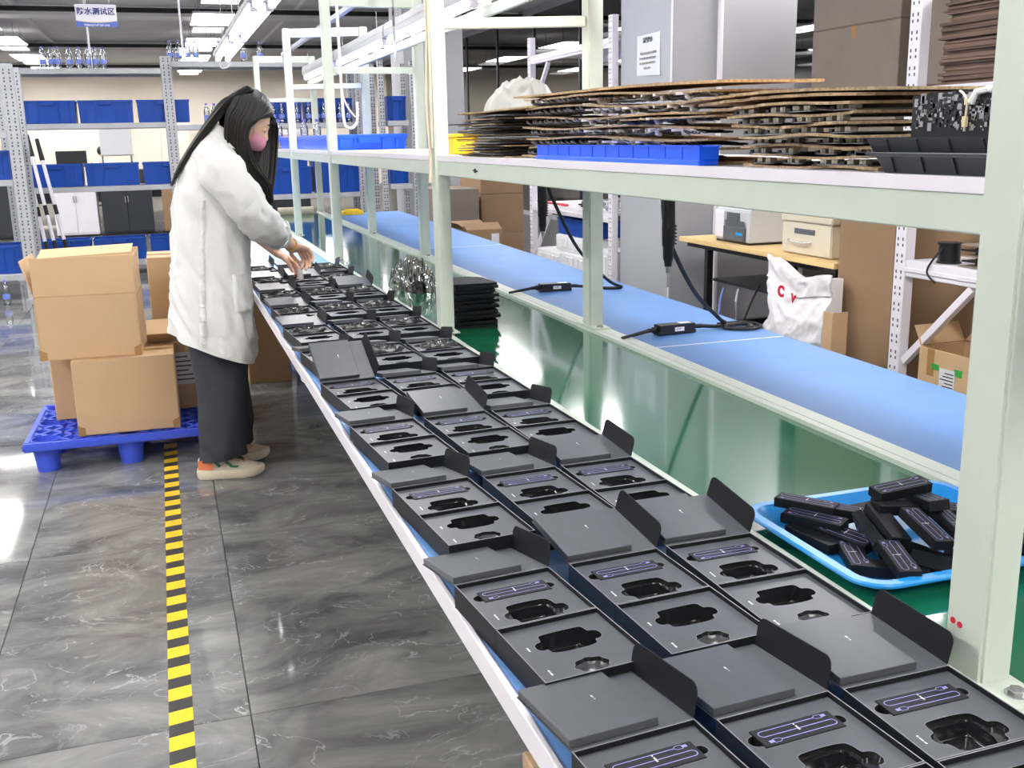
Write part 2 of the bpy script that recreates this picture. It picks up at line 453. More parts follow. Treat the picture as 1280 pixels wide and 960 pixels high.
# glass partition along the right of the hall, dark room beyond it
part = struct('window_1', MB().box((6.2, 7.0, 0.0), (6.24, 30.9, 0.08)).box((6.2, 7.0, ZC-0.12), (6.24, 30.9, ZC-0.002)), 'wall_grey', smooth=0)
for k in range(11):
    y = 7.0 + k*2.07
    MB().box((6.195, y, 0.08), (6.245, y+0.05, ZC-0.12)).build('mullion', 'plastic_dark', part, smooth=0)
    MB().box((6.214, y+0.052, 0.082), (6.224, y+2.066, ZC-0.122)).build('pane', 'glass', part, smooth=0)

# ------------------------------------------------------------------ ceiling panel lights
lamp0 = None
COLS = [(-5.1, 'leftmost aisle'), (-2.4, 'left aisle'), (0.94, 'aisle of the work line'), (4.28, 'right aisle'), (7.4, 'glazed room')]
for ci, (cx, aisle) in enumerate(COLS):
    for r in range(9):
        y = -2.6 + 3.8*r
        lab = 'hanging white panel light over the %s, %s from the camera' % (aisle, ORD[r])
        if lamp0 is None:
            lamp0 = thing('ceiling_light', lab, 'light', (cx, y, 3.5), 0, 'hanging ceiling panel lights')
            lx, ly, lz = cx, y, 3.5
            MB().box((lx-0.30, ly, 3.20), (lx+0.30, ly+1.55, 3.235)).build('panel_housing', 'white', lamp0, bevel=0.004)
            MB().box((lx-0.285, ly+0.015, 3.194), (lx+0.285, ly+1.535, 3.1995)).build('diffuser', 'lamp', lamp0, smooth=0)
            MB().box((lx-0.24, ly+1.75, 3.16), (lx+0.24, ly+2.35, 3.19)).build('rear_panel', 'lamp_dim', lamp0, bevel=0.004)
            for dx, dy in ((-0.2, 0.3), (0.2, 0.3), (-0.2, 1.3), (0.2, 1.3), (-0.15, 2.0), (0.15, 2.0)):
                MB().cyl((lx+dx, ly+dy, 3.19 if dy > 1.9 else 3.235), (lx+dx, ly+dy, 3.499), 0.004, 6).build('hanging_wire', 'metal', lamp0)
        else:
            dup(lamp0, (cx, y, 3.5), None, lab)

# ================================================================== THE WORK LINE
LYA, LYB = 0.2, 9.6
line = thing('assembly_line', 'long pale green metal work line with blue decks, green belt and overhead shelf', 'workbench', (0.85, 5.0, 0))
MB().box((0.336, LYA, 0.722), (0.805, 8.2, 0.746)).build('deck_board', 'white', line, bevel=0.002)
MB().box((0.340, LYA, 0.746), (0.805, 8.2, 0.750)).build('deck_mat', 'mat_blue', line, smooth=0)
MB().box((0.328, LYA, 0.716), (0.336, 8.2, 0.7515)).build('edge_strip', 'white', line, bevel=0.0015)
for nm, xa, xb in (('near_rail', 0.805, 0.858), ('far_rail', 1.308, 1.372)):
    MB().box((xa, LYA, 0.66), (xb, LYB, 0.752)).box((xa+0.02, LYA, 0.752), (xa+0.024, LYB, 0.7535)).build(nm, 'frame', line, bevel=0.002)
MB().box((0.858, LYA, 0.725), (1.308, 9.42, 0.742)).build('belt', 'belt_green', line, smooth=0)
MB().cyl((0.905, 9.47, 0.725), (1.305, 9.47, 0.725), 0.028, 20).build('end_roller', 'metal', line)
MB().cyl((0.95, 9.47, 0.775), (1.26, 9.47, 0.775), 0.035, 20).build('belt_end_roll', 'cream', line)
# far blue deck (its outer edge runs slightly out towards the far end), in three boards with open joints
def dx_at(y): return 1.80 + (y-1.9)*0.028
for ya, yb in ((LYA, 2.78), (2.784, 5.95), (5.954, 9.3)):
    MB().add([(1.372, ya, 0.722), (dx_at(ya), ya, 0.722), (dx_at(yb), yb, 0.722), (1.372, yb, 0.722),
              (1.372, ya, 0.750), (dx_at(ya), ya, 0.750), (dx_at(yb), yb, 0.750), (1.372, yb, 0.750)],
             [(0,3,2,1),(4,5,6,7),(0,1,5,4),(1,2,6,5),(2,3,7,6),(3,0,4,7)]).build('deck_panel', 'deck_blue', line, bevel=0.0015)
MB().box((1.372, 2.779, 0.7502), (dx_at(2.78)-0.01, 2.786, 0.7508)).build('joint_tape', 'white', line, smooth=0)
MB().box((1.372, 5.949, 0.7502), (dx_at(5.95)-0.01, 5.956, 0.7508)).build('joint_tape', 'white', line, smooth=0)
PL = [0.887, 3.33, 5.56, 7.26, 9.55]; PR = [0.887, 3.20, 5.58, 7.10, 9.55]
for row, xs in ((PL, (0.838, 0.884)), (PR, (1.316, 1.366))):
    for y in row:
        p = MB().box((xs[0], y-0.031, 0.0), (xs[1], y+0.031, 2.10)).build('post', 'frame', line, bevel=0.004, segs=2)
        MB().box((xs[0]-0.004, y-0.085, 0.752), (xs[1]+0.004, y+0.085, 0.757)).build('base_plate', 'frame', p, bevel=0.0015, loc=None)
        for dy in (-0.062, 0.062):
            MB().cyl((sum(xs)/2, y+dy, 0.757), (sum(xs)/2, y+dy, 0.764), 0.009, 6).cyl((sum(xs)/2, y+dy, 0.757), (sum(xs)/2, y+dy, 0.759), 0.013, 12).build('bolt', 'metal', p)
# legs and stretchers below the near deck edge
for y in (0.887, 3.33, 5.56, 7.26):
    MB().box((0.37, y-0.02, 0.62), (0.805, y+0.02, 0.659)).build('bracket_arm', 'frame', line, bevel=0.003)
MB().box((0.322, 0.80, 0.0), (0.43, 0.975, 0.714)).build('wooden_leg', 'wood_raw', line, bevel=0.002)
for y in (1.85, 5.56, 9.5):
    MB().box((1.74, y-0.02, 0), (1.78, y+0.02, 0.722)).build('leg', 'frame', line, bevel=0.003)
# overhead shelf
MB().box((0.850, LYA+0.4, 1.309), (1.372, 9.58, 1.325)).build('shelf_board', 'white', line, bevel=0.0015)
MB().box((0.846, LYA+0.4, 1.309), (0.850, 9.58, 1.3265)).build('shelf_edge', 'white', line, smooth=0)
for xa in (0.848, 1.328):
    MB().box((xa, LYA+0.4, 1.264), (xa+0.03, 9.58, 1.309)).build('shelf_beam', 'frame', line, bevel=0.002)
MB().cyl((0.847, 2.88, 1.288), (0.8435, 2.88, 1.288), 0.006, 10).tube([(0.846, 2.86, 1.287), (0.8435, 2.88, 1.288), (0.846, 2.90, 1.2885)], 0.002, 6).build('shelf_plug', 'rubber', line)
for a, b in zip(PL, PR):
    MB().bar((0.884, a, 1.730), (1.318, b, 1.730), 0.03, 0.032).build('cross_beam', 'frame', line, bevel=0.002)
    MB().bar((0.884, a, 2.070), (1.318, b, 2.070), 0.045, 0.055).build('top_beam', 'frame', line, bevel=0.002)
    MB().bar((0.884, a, 1.285), (1.318, b, 1.285), 0.03, 0.04).build('shelf_bearer', 'frame', line, bevel=0.002)
MB().box((1.300, 0.6, 1.852), (1.318, 9.6, 1.895)).build('lamp_beam', 'frame', line, bevel=0.002)
MB().box((1.085, 0.6, 2.0985), (1.115, 9.6, 2.128)).build('top_rail', 'steel', line, bevel=0.002)
# two red dots stuck on the nearest post
for i in (0, 1):
    MB().cyl((0.8381, 0.905-0.011*i, 0.815-0.001*i), (0.8372, 0.905-0.011*i, 0.815-0.001*i), 0.004, 14).build('red_dot', 'red', line)

# ------------------------------------------------------------------ tube lamps over the line
def tube_lamp(label, x, y0, L, z, w, group, hang, tm='tube'):
    t = thing('tube_light', label, 'light', (x, y0, z), 0, group)
    MB().box((x-w/2, y0, z+0.03), (x+w/2, y0+L, z+0.065)).add([(x-w/2,y0,z+0.065),(x+w/2,y0,z+0.065),(x+w/2,y0+L,z+0.065),(x-w/2,y0+L,z+0.065),(x-0.02,y0,z+0.10),(x+0.02,y0,z+0.10),(x+0.02,y0+L,z+0.10),(x-0.02,y0+L,z+0.10)], [(4,5,6,7),(0,1,5,4),(1,2,6,5),(2,3,7,6),(3,0,4,7)]).build('housing', 'alu', t, bevel=0.002)
    for dx in ((-w*0.27, w*0.27) if w > 0.08 else (0,)):
        MB().cyl((x+dx, y0+0.05, z+0.008), (x+dx, y0+L-0.05, z+0.008), 0.017, 12).build('tube', tm, t)
        for yy in (y0+0.02, y0+L-0.05):
            MB().box((x+dx-0.018, yy, z-0.008), (x+dx+0.018, yy+0.03, z+0.031)).build('tube_holder', 'white', t, bevel=0.003)
    for yy in (y0+0.25, y0+L-0.25):
        MB().cyl((x, yy, z+0.10), (x, yy, hang), 0.003, 6).build('hanging_wire', 'metal', t)
    return t
for k in range(5):
    tube_lamp('twin tube lamp hanging over the left edge of the line, %s from the camera' % ORD[k], 0.55, 0.25+1.76*k, 1.70, 2.02, 0.14, 'tube lamps over the left deck', ZC-0.001)
for k in range(5):
    tube_lamp('tube lamp hung inside the line above the green belt, %s from the camera' % ORD[k], 1.262, 0.7+1.76*k, 1.70, 1.90, 0.05, 'tube lamps over the green belt', 2.0985, 'tube_inner')
c = MB().tube(smooth_path([(0.55, 9.0, 2.06), (0.53, 9.04, 2.0), (0.55, 9.05, 1.965), (0.60, 9.04, 1.985), (0.615, 9.02, 2.03), (0.60, 8.99, 2.07)]), 0.006, 8)
single('lamp_cable', c, 'white', 'white loop of cable at the far end of the left tube lamps', 'cable')

# white hose with a hooked end, cable on the post, document sleeves
single('hanging_hose', MB().tube(smooth_path([(0.755, 4.6, 3.499), (0.765, 4.6, 2.0), (0.766, 4.6, 1.56), (0.770, 4.6, 1.455), (0.785, 4.6, 1.432), (0.806, 4.6, 1.433), (0.824, 4.6, 1.455), (0.829, 4.6, 1.50), (0.829, 4.6, 1.54)], 8), 0.0065, 10)
       .tube(smooth_path([(0.768, 4.592, 1.56), (0.785, 4.59, 1.52), (0.805, 4.59, 1.49), (0.822, 4.592, 1.478), (0.828, 4.592, 1.51)]), 0.004, 8), 'white', 'thin white hose hanging from the ceiling with a hooked lower end', 'hose')
single('power_cable', MB().tube(smooth_path([(0.829, 3.335, 2.2), (0.828, 3.33, 1.95), (0.831, 3.325, 1.7), (0.827, 3.34, 1.5), (0.830, 3.33, 1.36), (0.829, 3.33, 1.30), (0.828, 3.335, 1.24)]), 0.006, 8)
       .tube(smooth_path([(0.831, 3.30, 2.2), (0.833, 3.305, 1.7), (0.832, 3.31, 1.35)]), 0.004, 8), 'cream', 'beige cable running down the second post from the camera', 'cable')
def sleeve(name, x, y, ang, w, h, ztop, label):
    t = thing(name, label, 'document', (x, y, ztop), ang, 'clear sleeves hanging from the lamp beam')
    m1 = MB().box((-0.0006, -w/2, -h), (0.0006, w/2, 0)).build('paper', 'paper', t, world=False, smooth=0)
    pts = []
    MB().box((-0.002, -w/2-0.01, -h-0.012), (-0.0012, w/2+0.01, 0.02)).build('clear_sleeve', 'sleeve', t, world=False, smooth=0)
    MB().box((-0.0011, -w/2+0.02, -0.095), (-0.0007, w/2-0.1, -0.03)).build('red_block', 'red', t, world=False, smooth=0)
    b = MB()
    for i in range(7):
        b.box((-0.0011, -w/2+0.02, -0.13-0.02*i), (-0.0007, w/2-0.02-0.03*((i*3) % 4), -0.137-0.02*i))
    b.build('printed_lines', 'print_dark', t, world=False, smooth=0)
    MB().box((-0.003, -0.015, -0.004), (0.003, 0.015, 0.05)).build('clip', 'metal', t, world=False, smooth=0)
sleeve('document_sleeve', 1.105, 5.05, -0.17, 0.21, 0.30, 2.055, 'printed sheet in a clear sleeve beside the hooked hose')
sleeve('document_sleeve', 1.15, 7.45, -0.10, 0.21, 0.29, 2.055, 'printed sheet in a clear sleeve behind the hooked hose, farthest of the sleeves')
sleeve('document_sleeve', 1.15, 4.05, -0.25, 0.21, 0.30, 2.215, 'printed sheet in a clear sleeve right of the second post, mostly above the picture')

# ================================================================== OPEN BLACK BOXES ON THE LINE
BW, BL, BH = 0.143, 0.290, 0.034       # width, length (two trays), height
def wavy(cx, cy, rx, ry, n=48, amp=0.05, k=8):
    return [(cx + rx*math.cos(2*PI*i/n)*(1+amp*math.cos(k*2*PI*i/n)), cy + ry*math.sin(2*PI*i/n)*(1+amp*math.cos(k*2*PI*i/n))) for i in range(n)]
def soften(poly, it=2):
    # Chaikin corner cutting
    for _ in range(it):
        q = []
        for i in range(len(poly)):
            a = poly[i]; b = poly[(i+1) % len(poly)]
            q += [(a[0]*0.75+b[0]*0.25, a[1]*0.75+b[1]*0.25), (a[0]*0.25+b[0]*0.75, a[1]*0.25+b[1]*0.75)]
        poly = q
    return poly
H_MAIN = soften([(0.043,0.066),(0.104,0.066),(0.105,0.080),(0.112,0.079),(0.119,0.086),(0.1185,0.098),(0.112,0.102),(0.106,0.102),(0.105,0.116),(0.097,0.118),(0.050,0.117),(0.043,0.114),(0.042,0.100),(0.034,0.099),(0.029,0.092),(0.030,0.083),(0.035,0.079),(0.042,0.080)])
H_ROUND = wavy(0.073, 0.026, 0.0215, 0.0165)
H_STEP = soften([(0.042,0.152),(0.102,0.152),(0.103,0.166),(0.110,0.165),(0.117,0.172),(0.1165,0.185),(0.110,0.189),(0.104,0.189),(0.103,0.203),(0.097,0.212),(0.045,0.212),(0.039,0.205),(0.040,0.192),(0.032,0.190),(0.028,0.182),(0.031,0.172),(0.040,0.171)])
H_SLOT = [(0.0215,0.232),(0.1215,0.232),(0.1215,0.239)] + arc(0.1225, 0.2465, 0.0078, -PI/2, PI/2, 8)[1:-1] + [(0.1215,0.254),(0.1215,0.264),(0.0215,0.264),(0.0215,0.257)] + arc(0.0205, 0.2465, 0.0095, PI/2, 1.5*PI, 8)[1:-1] + [(0.0215,0.237)]
def shrink(poly, k, c=None):
    cx = sum(p[0] for p in poly)/len(poly) if c is None else c[0]; cy = sum(p[1] for p in poly)/len(poly) if c is None else c[1]
    return [(cx+(x-cx)*k, cy+(y-cy)*k) for x, y in poly]
def area2(poly): return sum(poly[i][0]*poly[(i+1)%len(poly)][1]-poly[(i+1)%len(poly)][0]*poly[i][1] for i in range(len(poly)))
def sheet_with_holes(outer, holes, z):
    bm = bmesh.new(); es = []
    for lp in [outer] + holes:
        vs = [bm.verts.new((x, y, z)) for x, y in lp]
        es += [bm.edges.new((vs[i], vs[(i+1) % len(vs)])) for i in range(len(vs))]
    bmesh.ops.triangle_fill(bm, use_beauty=True, use_dissolve=False, edges=es, normal=(0, 0, 1))
    mb = MB(); bm.verts.ensure_lookup_table(); bm.verts.index_update()
    fs = []
    for f in bm.faces:
        ids = [v.index for v in f.verts]
        if f.normal.z < 0: ids.reverse()
        fs.append(ids)
    mb.add([v.co.copy() for v in bm.verts], fs); bm.free()
    return mb
def well(mb, poly, z0, z1, k=0.97):
    # side wall and floor of a recess, facing inwards
    if area2(poly) < 0: poly = poly[::-1]
    q = shrink(poly, k); n = len(poly); o = len(mb.v)
    h = min(0.008, (z0-z1)*0.45)
    lv = [(poly, z0)] + [(shrink(poly, 1-(1-k)*s), z1+zz) for s, zz in ((0.55, h), (0.8, h*0.45), (1.2, h*0.12), (1.9, 0.0))]
    for pl, z in lv: mb.v += [Vector((x, y, z)) for x, y in pl]
    for r in range(len(lv)-1):
        for i in range(n):
            j = (i+1) % n
            mb.f.append((o+r*n+j, o+r*n+i, o+(r+1)*n+i, o+(r+1)*n+j))
    mb.f.append(tuple(o+(len(lv)-1)*n+i for i in range(n)))
    return mb
ZI = BH - 0.006         # insert level
T = 0.0016
def shell(y0, y1):
    # open tray: floor and four thin walls
    m = MB()
    m.box((0, y0, 0), (BW, y1, 0.0015))
    m.box((0, y0, 0.0015), (T, y1, BH)).box((BW-T, y0, 0.0015), (BW, y1, BH))
    m.box((T, y0, 0.0015), (BW-T, y0+T, BH)).box((T, y1-T, 0.0015), (BW-T, y1, BH))
    return m
YM = 0.1445
def lip(poly, z, w=0.0007):
    # pale cut edge round an opening, bevel highlight put into its colour
    if area2(poly) < 0: poly = poly[::-1]
    cx = sum(p[0] for p in poly)/len(poly); cy = sum(p[1] for p in poly)/len(poly); n = len(poly); m = MB()
    nn = []
    for i in range(n):
        a = Vector(poly[i-1]); b = Vector(poly[(i+1) % n]); d = (b-a).normalized(); nn.append((d.y, -d.x))
    m.v = [Vector((x, y, z)) for x, y in poly] + [Vector((x+q[0]*w, y+q[1]*w, z)) for (x, y), q in zip(poly, nn)]
    for i in range(n):
        j = (i+1) % n; m.f.append((i, n+i, n+j, j))
    return m
def rim_edges(ob):
    ob.data.materials.append(MT['edge'])
    for p in ob.data.polygons:
        if p.normal.z > 0.9 and p.center.z > BH-0.001: p.material_index = 1
def glyphs(x, y, n, ang, s=0.0011, z=0.0):
    # small print: a row of letter-sized marks
    m = MB(); rnd = random.Random(n*7+int(x*1e4)); t = 0
    d = Vector((math.cos(ang), math.sin(ang), 0)); u = Vector((-d.y, d.x, 0))
    for i in range(n):
        w = s*rnd.choice((0.5, 0.8, 0.9, 1.0)); h = s*rnd.choice((1.4, 1.4, 1.9))
        if rnd.random() < 0.14: t += s*0.7; continue
        p = Vector((x, y, z)) + d*t
        m.add([p, p+d*w, p+d*w+u*h, p+u*h], [(0, 1, 2, 3)])
        t += w + s*0.25
    return m
def make_gift_box():
    t = thing('gift_box', 'x', 'box', (0, 0, 0), 0, 'open black boxes in rows on the left deck')
    rim_edges(shell(0.0, YM).build('front_tray', 'card', t, world=False, smooth=0))
    rim_edges(shell(YM+0.001, BL).build('rear_tray', 'card', t, world=False, smooth=0))
    # front insert, two recesses
    o = rrect(T+0.0003, T+0.0003, BW-T-0.0003, YM-T-0.0003, 0.0008, 1)
    fi = sheet_with_holes(o, [H_MAIN, H_ROUND], ZI).build('front_insert', 'insert', t, world=False, smooth=0)
    well(MB(), H_MAIN, ZI, 0.004, 0.96).build('main_recess', 'pocket', fi, world=False, smooth=0.9)
    m = MB(); rr_ = H_ROUND if area2(H_ROUND) > 0 else H_ROUND[::-1]
    m.loft([[(x, y, ZI) for x, y in rr_], [(x, y, ZI-0.005) for x, y in shrink(rr_, 0.95)]][::-1], cap=False)
    m.build('round_wall', 'pocket', fi, world=False, smooth=0.9); m = MB()
    r0 = shrink(H_ROUND, 0.95); c = (0.073, 0.026); rings = []
    for k, zz in ((1.0, ZI-0.005), (0.93, ZI-0.0068), (0.85, ZI-0.0083), (0.72, ZI-0.0102), (0.56, ZI-0.0117), (0.4, ZI-0.0127), (0.22, ZI-0.0132), (0.03, ZI-0.0134)):
        w = (1-k)**0.25; nq = len(r0)
        rings.append([(x*(1-w)+(c[0]+0.0195*k*math.cos(2*PI*i/nq))*w, y*(1-w)+(c[1]+0.0150*k*math.sin(2*PI*i/nq))*w, zz) for i, (x, y) in enumerate(shrink(r0, k, c))])
    m.loft([r for r in rings], cap=False); m.build('round_recess', 'dish', fi, world=False, smooth=1.2)
    glyphs(0.0185, 0.0935, 7, -PI/2, 0.0013, ZI+0.0003).build('small_print', 'print_white', fi, world=False, smooth=0)
    glyphs(0.0185, 0.034, 9, -PI/2, 0.0013, ZI+0.0003).build('small_print', 'print_white', fi, world=False, smooth=0)
    for hh in (H_MAIN, H_ROUND): lip(hh, ZI+0.0002).build('cut_edge_glint', 'edge', fi, world=False, smooth=0)
    # rear insert, cable slot and stepped recess
    o = rrect(T+0.0003, YM+0.001+T+0.0003, BW-T-0.0003, BL-T-0.0003, 0.0008, 1)
    ri = sheet_with_holes(o, [H_STEP, H_SLOT], ZI).build('rear_insert', 'insert', t, world=False, smooth=0)
    m = MB(); rr_ = H_STEP if area2(H_STEP) > 0 else H_STEP[::-1]
    m.loft([[(x, y, ZI) for x, y in rr_], [(x, y, ZI-0.007) for x, y in shrink(rr_, 0.97)]][::-1], cap=False)
    s0 = shrink(H_STEP, 0.97); in0 = soften([(0.043,0.156),(0.099,0.156),(0.099,0.203),(0.095,0.207),(0.047,0.207),(0.043,0.203)], 2)
    # ledge between the outer outline and the inner well, as a filled ring
    led = sheet_with_holes(s0, [in0], ZI-0.007)
    m.add(led.v, led.f)
    well(m, in0, ZI-0.007, 0.005, 0.94)
    m.build('stepped_recess', 'pocket', ri, world=False, smooth=0.9)
    well(MB(), H_SLOT, ZI, ZI-0.018, 0.99).build('cable_slot', 'card_in', ri, world=False, smooth=0)
    glyphs(0.018, 0.194, 13, -PI/2, 0.0013, ZI+0.0003).build('small_print', 'print_white', ri, world=False, smooth=0)
    for hh in (H_STEP, H_SLOT): lip(hh, ZI+0.0002).build('cut_edge_glint', 'edge', ri, world=False, smooth=0)
    # lid: hinged on the rear tray's back wall (origin of its own at the hinge)
    lid = MB().box((0, 0.0, -0.0012), (BW, 0.138, 0.0)).build('lid', 'insert', t, world=False, smooth=0)
    lid.location = (0, BL, BH)
    pad = MB().box((0.001, 0.006, 0.0), (0.104, 0.136, 0.009)).build('lid_pad', 'insert', lid, world=False, bevel=0.0006, smooth=0)
    m = glyphs(0.064, 0.084, 8, -PI/2, 0.0015, 0.0094)
    m.build('small_print', 'print_white', lid, world=False, smooth=0)
    fl = [(0.002, 0.0), (0.136, 0.0), (0.136, 0.024)] + [(0.136-0.012*(1-math.cos(a)), 0.024+0.012*math.sin(a)) for a in (0.4, 0.8, 1.2, PI/2)] + [(0.014, 0.036)] + [(0.014-0.012*math.sin(a), 0.036-0.012*(1-math.cos(a))) for a in (0.4, 0.8, 1.2, PI/2)]
    flap = MB().prism(fl, 0.0, 0.0013, lambda u, v, h: (BW+h*0.96+v*0.2, u, v*0.98+h*0.0)).build('side_flap', 'card', lid, world=False, smooth=0.5)
    return t
proto_box = make_gift_box()
lid_kid = [c for c in kids(proto_box) if c.name.startswith('lid')][0]

# --- small flat cable box with a printed cable outline
CB = (0.099, 0.0315, 0.016)
def make_cable_box():
    t = thing('cable_box', 'x', 'box', (0, 0, 0), 0, 'small black cable boxes')
    MB().box((-CB[0]/2, -CB[1]/2, 0), (CB[0]/2, CB[1]/2, CB[2])).build('shell', 'card', t, world=False, bevel=0.0006, smooth=0)
    z = CB[2]; L = 0.040; w = 0.0011
    def strip(pts, ww=w):
        m = MB()
        for i in range(len(pts)-1):
            a = Vector((*pts[i], z+0.0003)); b = Vector((*pts[i+1], z+0.0003)); d = (b-a).normalized(); u = Vector((-d.y, d.x, 0))*ww/2
            m.add([a-u, b-u, b+u, a+u], [(0, 1, 2, 3)])
        return m
    path = [(L-0.014, 0.0095), (-L, 0.0095)] + arc(-L, 0.0048, 0.0047, PI/2, 1.5*PI, 8) + [(-L, 0.0001), (L, 0.0001)] + arc(L, -0.0046, 0.0047, PI/2, -PI/2, 8) + [(L, -0.0093), (-L+0.014, -0.0093)]
    strip(path).build('cable_print', 'print_violet', t, world=False, smooth=0)
    for sx, yy in ((1, 0.0095), (-1, -0.0093)):
        x = sx*(L-0.014)
        m = strip([(x, yy), (x+sx*0.003, yy+0.003), (x+sx*0.010, yy+0.003), (x+sx*0.010, yy-0.003), (x+sx*0.003, yy-0.003), (x, yy)], 0.0008)
        m2 = strip([(x+sx*0.010, yy), (x+sx*0.0155, yy)], 0.0042); m.add(m2.v, m2.f)
        m.build('plug_print', 'print_violet', t, world=False, smooth=0)
    glyphs(-0.0005, 0.0085, 12, -PI/2, 0.0011, z+0.0006).build('small_print', 'print_white', t, world=False, smooth=0)
    return t
proto_cable = make_cable_box()

# --- crumpled black pouch lying in the far boxes
def crumple(seed, sx, sy, sz, f=55, amp=0.35, n=20):
    m = MB(); rings = []
    for i in range(n+1):
        t = PI*i/n; t = min(max(t, 0.05), PI-0.05); r = []
        for k in range(n*2):
            a = PI*k/n
            d = Vector((math.sin(t)*math.cos(a), math.sin(t)*math.sin(a), -math.cos(t)))
            q = Vector((d.x*sx, d.y*sy, d.z*sz))
            s = 1 + amp*noise.turbulence(q*f + Vector((seed*3.1, seed, 0)), 3, False) - amp*0.5
            p = q*s; p.z = max(p.z, -sz*0.55)
            r.append(p)
        rings.append(r)
    return m.loft(rings)
def mound(seed, sx, sy, sz, f=40, amp=0.8, n=22, out=0.25):
    # wrinkled low heap with an irregular outline, flat underneath
    m = MB(); rings = []; na = n*2
    def rad(a): return 1 + out*noise.noise(Vector((math.cos(a)*1.7+seed*2.3, math.sin(a)*1.7, seed))) + out*0.5*noise.noise(Vector((math.cos(a)*5+seed, math.sin(a)*5, 3)))
    for i in range(n+1):
        t = i/n; ring = []
        for k in range(na):
            a = 2*PI*k/na; r = rad(a)*(t if t > 0 else 0.02)
            x, y = sx*r*math.cos(a), sy*r*math.sin(a)
            rid = 1-2*abs(noise.noise(Vector((x*f+seed*5, y*f, seed*1.7)))); rid2 = 1-2*abs(noise.noise(Vector((x*f*2.3, y*f*2.3+seed*3, seed))))
            h = math.sqrt(max(0.0, 1-t*t))
            z = sz*h*(1-amp*0.5+amp*0.45*rid+amp*0.25*rid2) if t < 1 else 0.0
            ring.append(Vector((x, y, max(0.0, z))))
        rings.append(ring)
    rings.append([Vector((p.x*0.97, p.y*0.97, 0)) for p in rings[-1]])
    m.loft(rings[::-1]); return m
def make_pouch(seed):
    t = thing('black_pouch', 'x', 'pouch', (0, 0, 0), 0, 'crumpled black pouches in the far boxes')
    mound(seed, 0.060, 0.030, 0.017, 55, 1.1, 20, 0.35).build('pouch_body', 'bagblack', t, world=False, smooth=0.7)
    MB().box((-0.005, -0.004, 0.0), (0.005, 0.003, 0.0006)).xform(Matrix.Translation((0.004, -0.012, 0.0150)) @ Matrix.Rotation(0.35, 4, 'X')).build('white_tag', 'print_white', t, world=False, smooth=0)
    return t
pouches = [make_pouch(s) for s in (1, 2, 3)]

ZD = 0.7501      # top of the blue mat
ROWS = [0.56+0.43*k for k in range(11)]
COLX = [(0.358, 0.085, 'left column'), (0.516, 0.066, 'middle column'), (0.661, 0.022, 'right column')]
# lid angle per row and column (degrees, + = raised)
LID = [(-5, -4, 1), (-9, 7, 7), (-8, -6, 3), (-5, 9, -8), (34, -9, -9), (-8, -9, -9), (3, -8, -9), (4, -6, -9), (4, -6, 9), (5, 7, -8), (6, 2, -10)]
used_b = used_c = False; used_p = [False]*3
rnd = random.Random(11)
for r, yf in enumerate(ROWS):
    for c, (cx, th, cname) in enumerate(COLX):
        if r == 0 and c == 0: pass
        th2 = th + rnd.uniform(-0.012, 0.012)
        x = cx + rnd.uniform(-0.003, 0.003); y = yf + c*0.006 + rnd.uniform(-0.006, 0.006)
        a = LID[r][c]
        state = 'lid tilted up' if a > 15 else ('lid resting on the box behind' if a > 5 else ('lid hanging down behind' if a < -11 else 'lid lying open'))
        lab = 'open black box, %s row, %s, %s' % (ORD[r], cname, state)
        if not used_b:
            b = proto_box; b['label'] = lab; b.location = (x, y, ZD); b.rotation_euler = (0, 0, th2); used_b = True
            KID[b.name] = [(k, kids(k)) for k in kids(b)]
            lidk = lid_kid
        else:
            b = dup(proto_box, (x, y, ZD), (0, 0, th2), lab)
            lidk = [k for k in kids(b) if k.name.startswith('lid')][0]
        # keep the lid off the mat and off the box behind
        lidk.rotation_euler = (math.radians(a), 0, 0)
        R2 = rz(th2)
        if r <= 4:
            p = Vector((x, y, ZD)) + R2 @ Vector((0.0715, 0.248, ZI-CB[2]+0.0015))
            lab = 'printed cable box inside the open box of the %s row, %s' % (ORD[r], cname)
            if not used_c:
                proto_cable['label'] = lab; q = proto_cable; q.location = p; q.rotation_euler = (0, 0, th2); used_c = True
            else:
                q = dup(proto_cable, p, (0, 0, th2), lab)
        else:
            k = rnd.randrange(3)
            p = Vector((x, y, ZD)) + R2 @ Vector((0.0715+rnd.uniform(-0.008, 0.008), 0.205+rnd.uniform(-0.01, 0.02), ZI+0.0005))
            lab = 'crumpled black pouch in the open box of the %s row, %s' % (ORD[r], cname)
            if r == 9 and c == 1: continue
            if not used_p[k]:
                q = pouches[k]; q['label'] = lab; q.location = p; q.rotation_euler = (0, 0, th2 + rnd.uniform(-0.2, 0.2)); used_p[k] = True
            else:
                dup(pouches[k], p, (0, 0, th2 + rnd.uniform(-0.25, 0.25)), lab)
for k in range(3):
    if not used_p[k]:
        for c_ in kids(pouches[k]): bpy.data.objects.remove(c_)
        bpy.data.objects.remove(pouches[k])

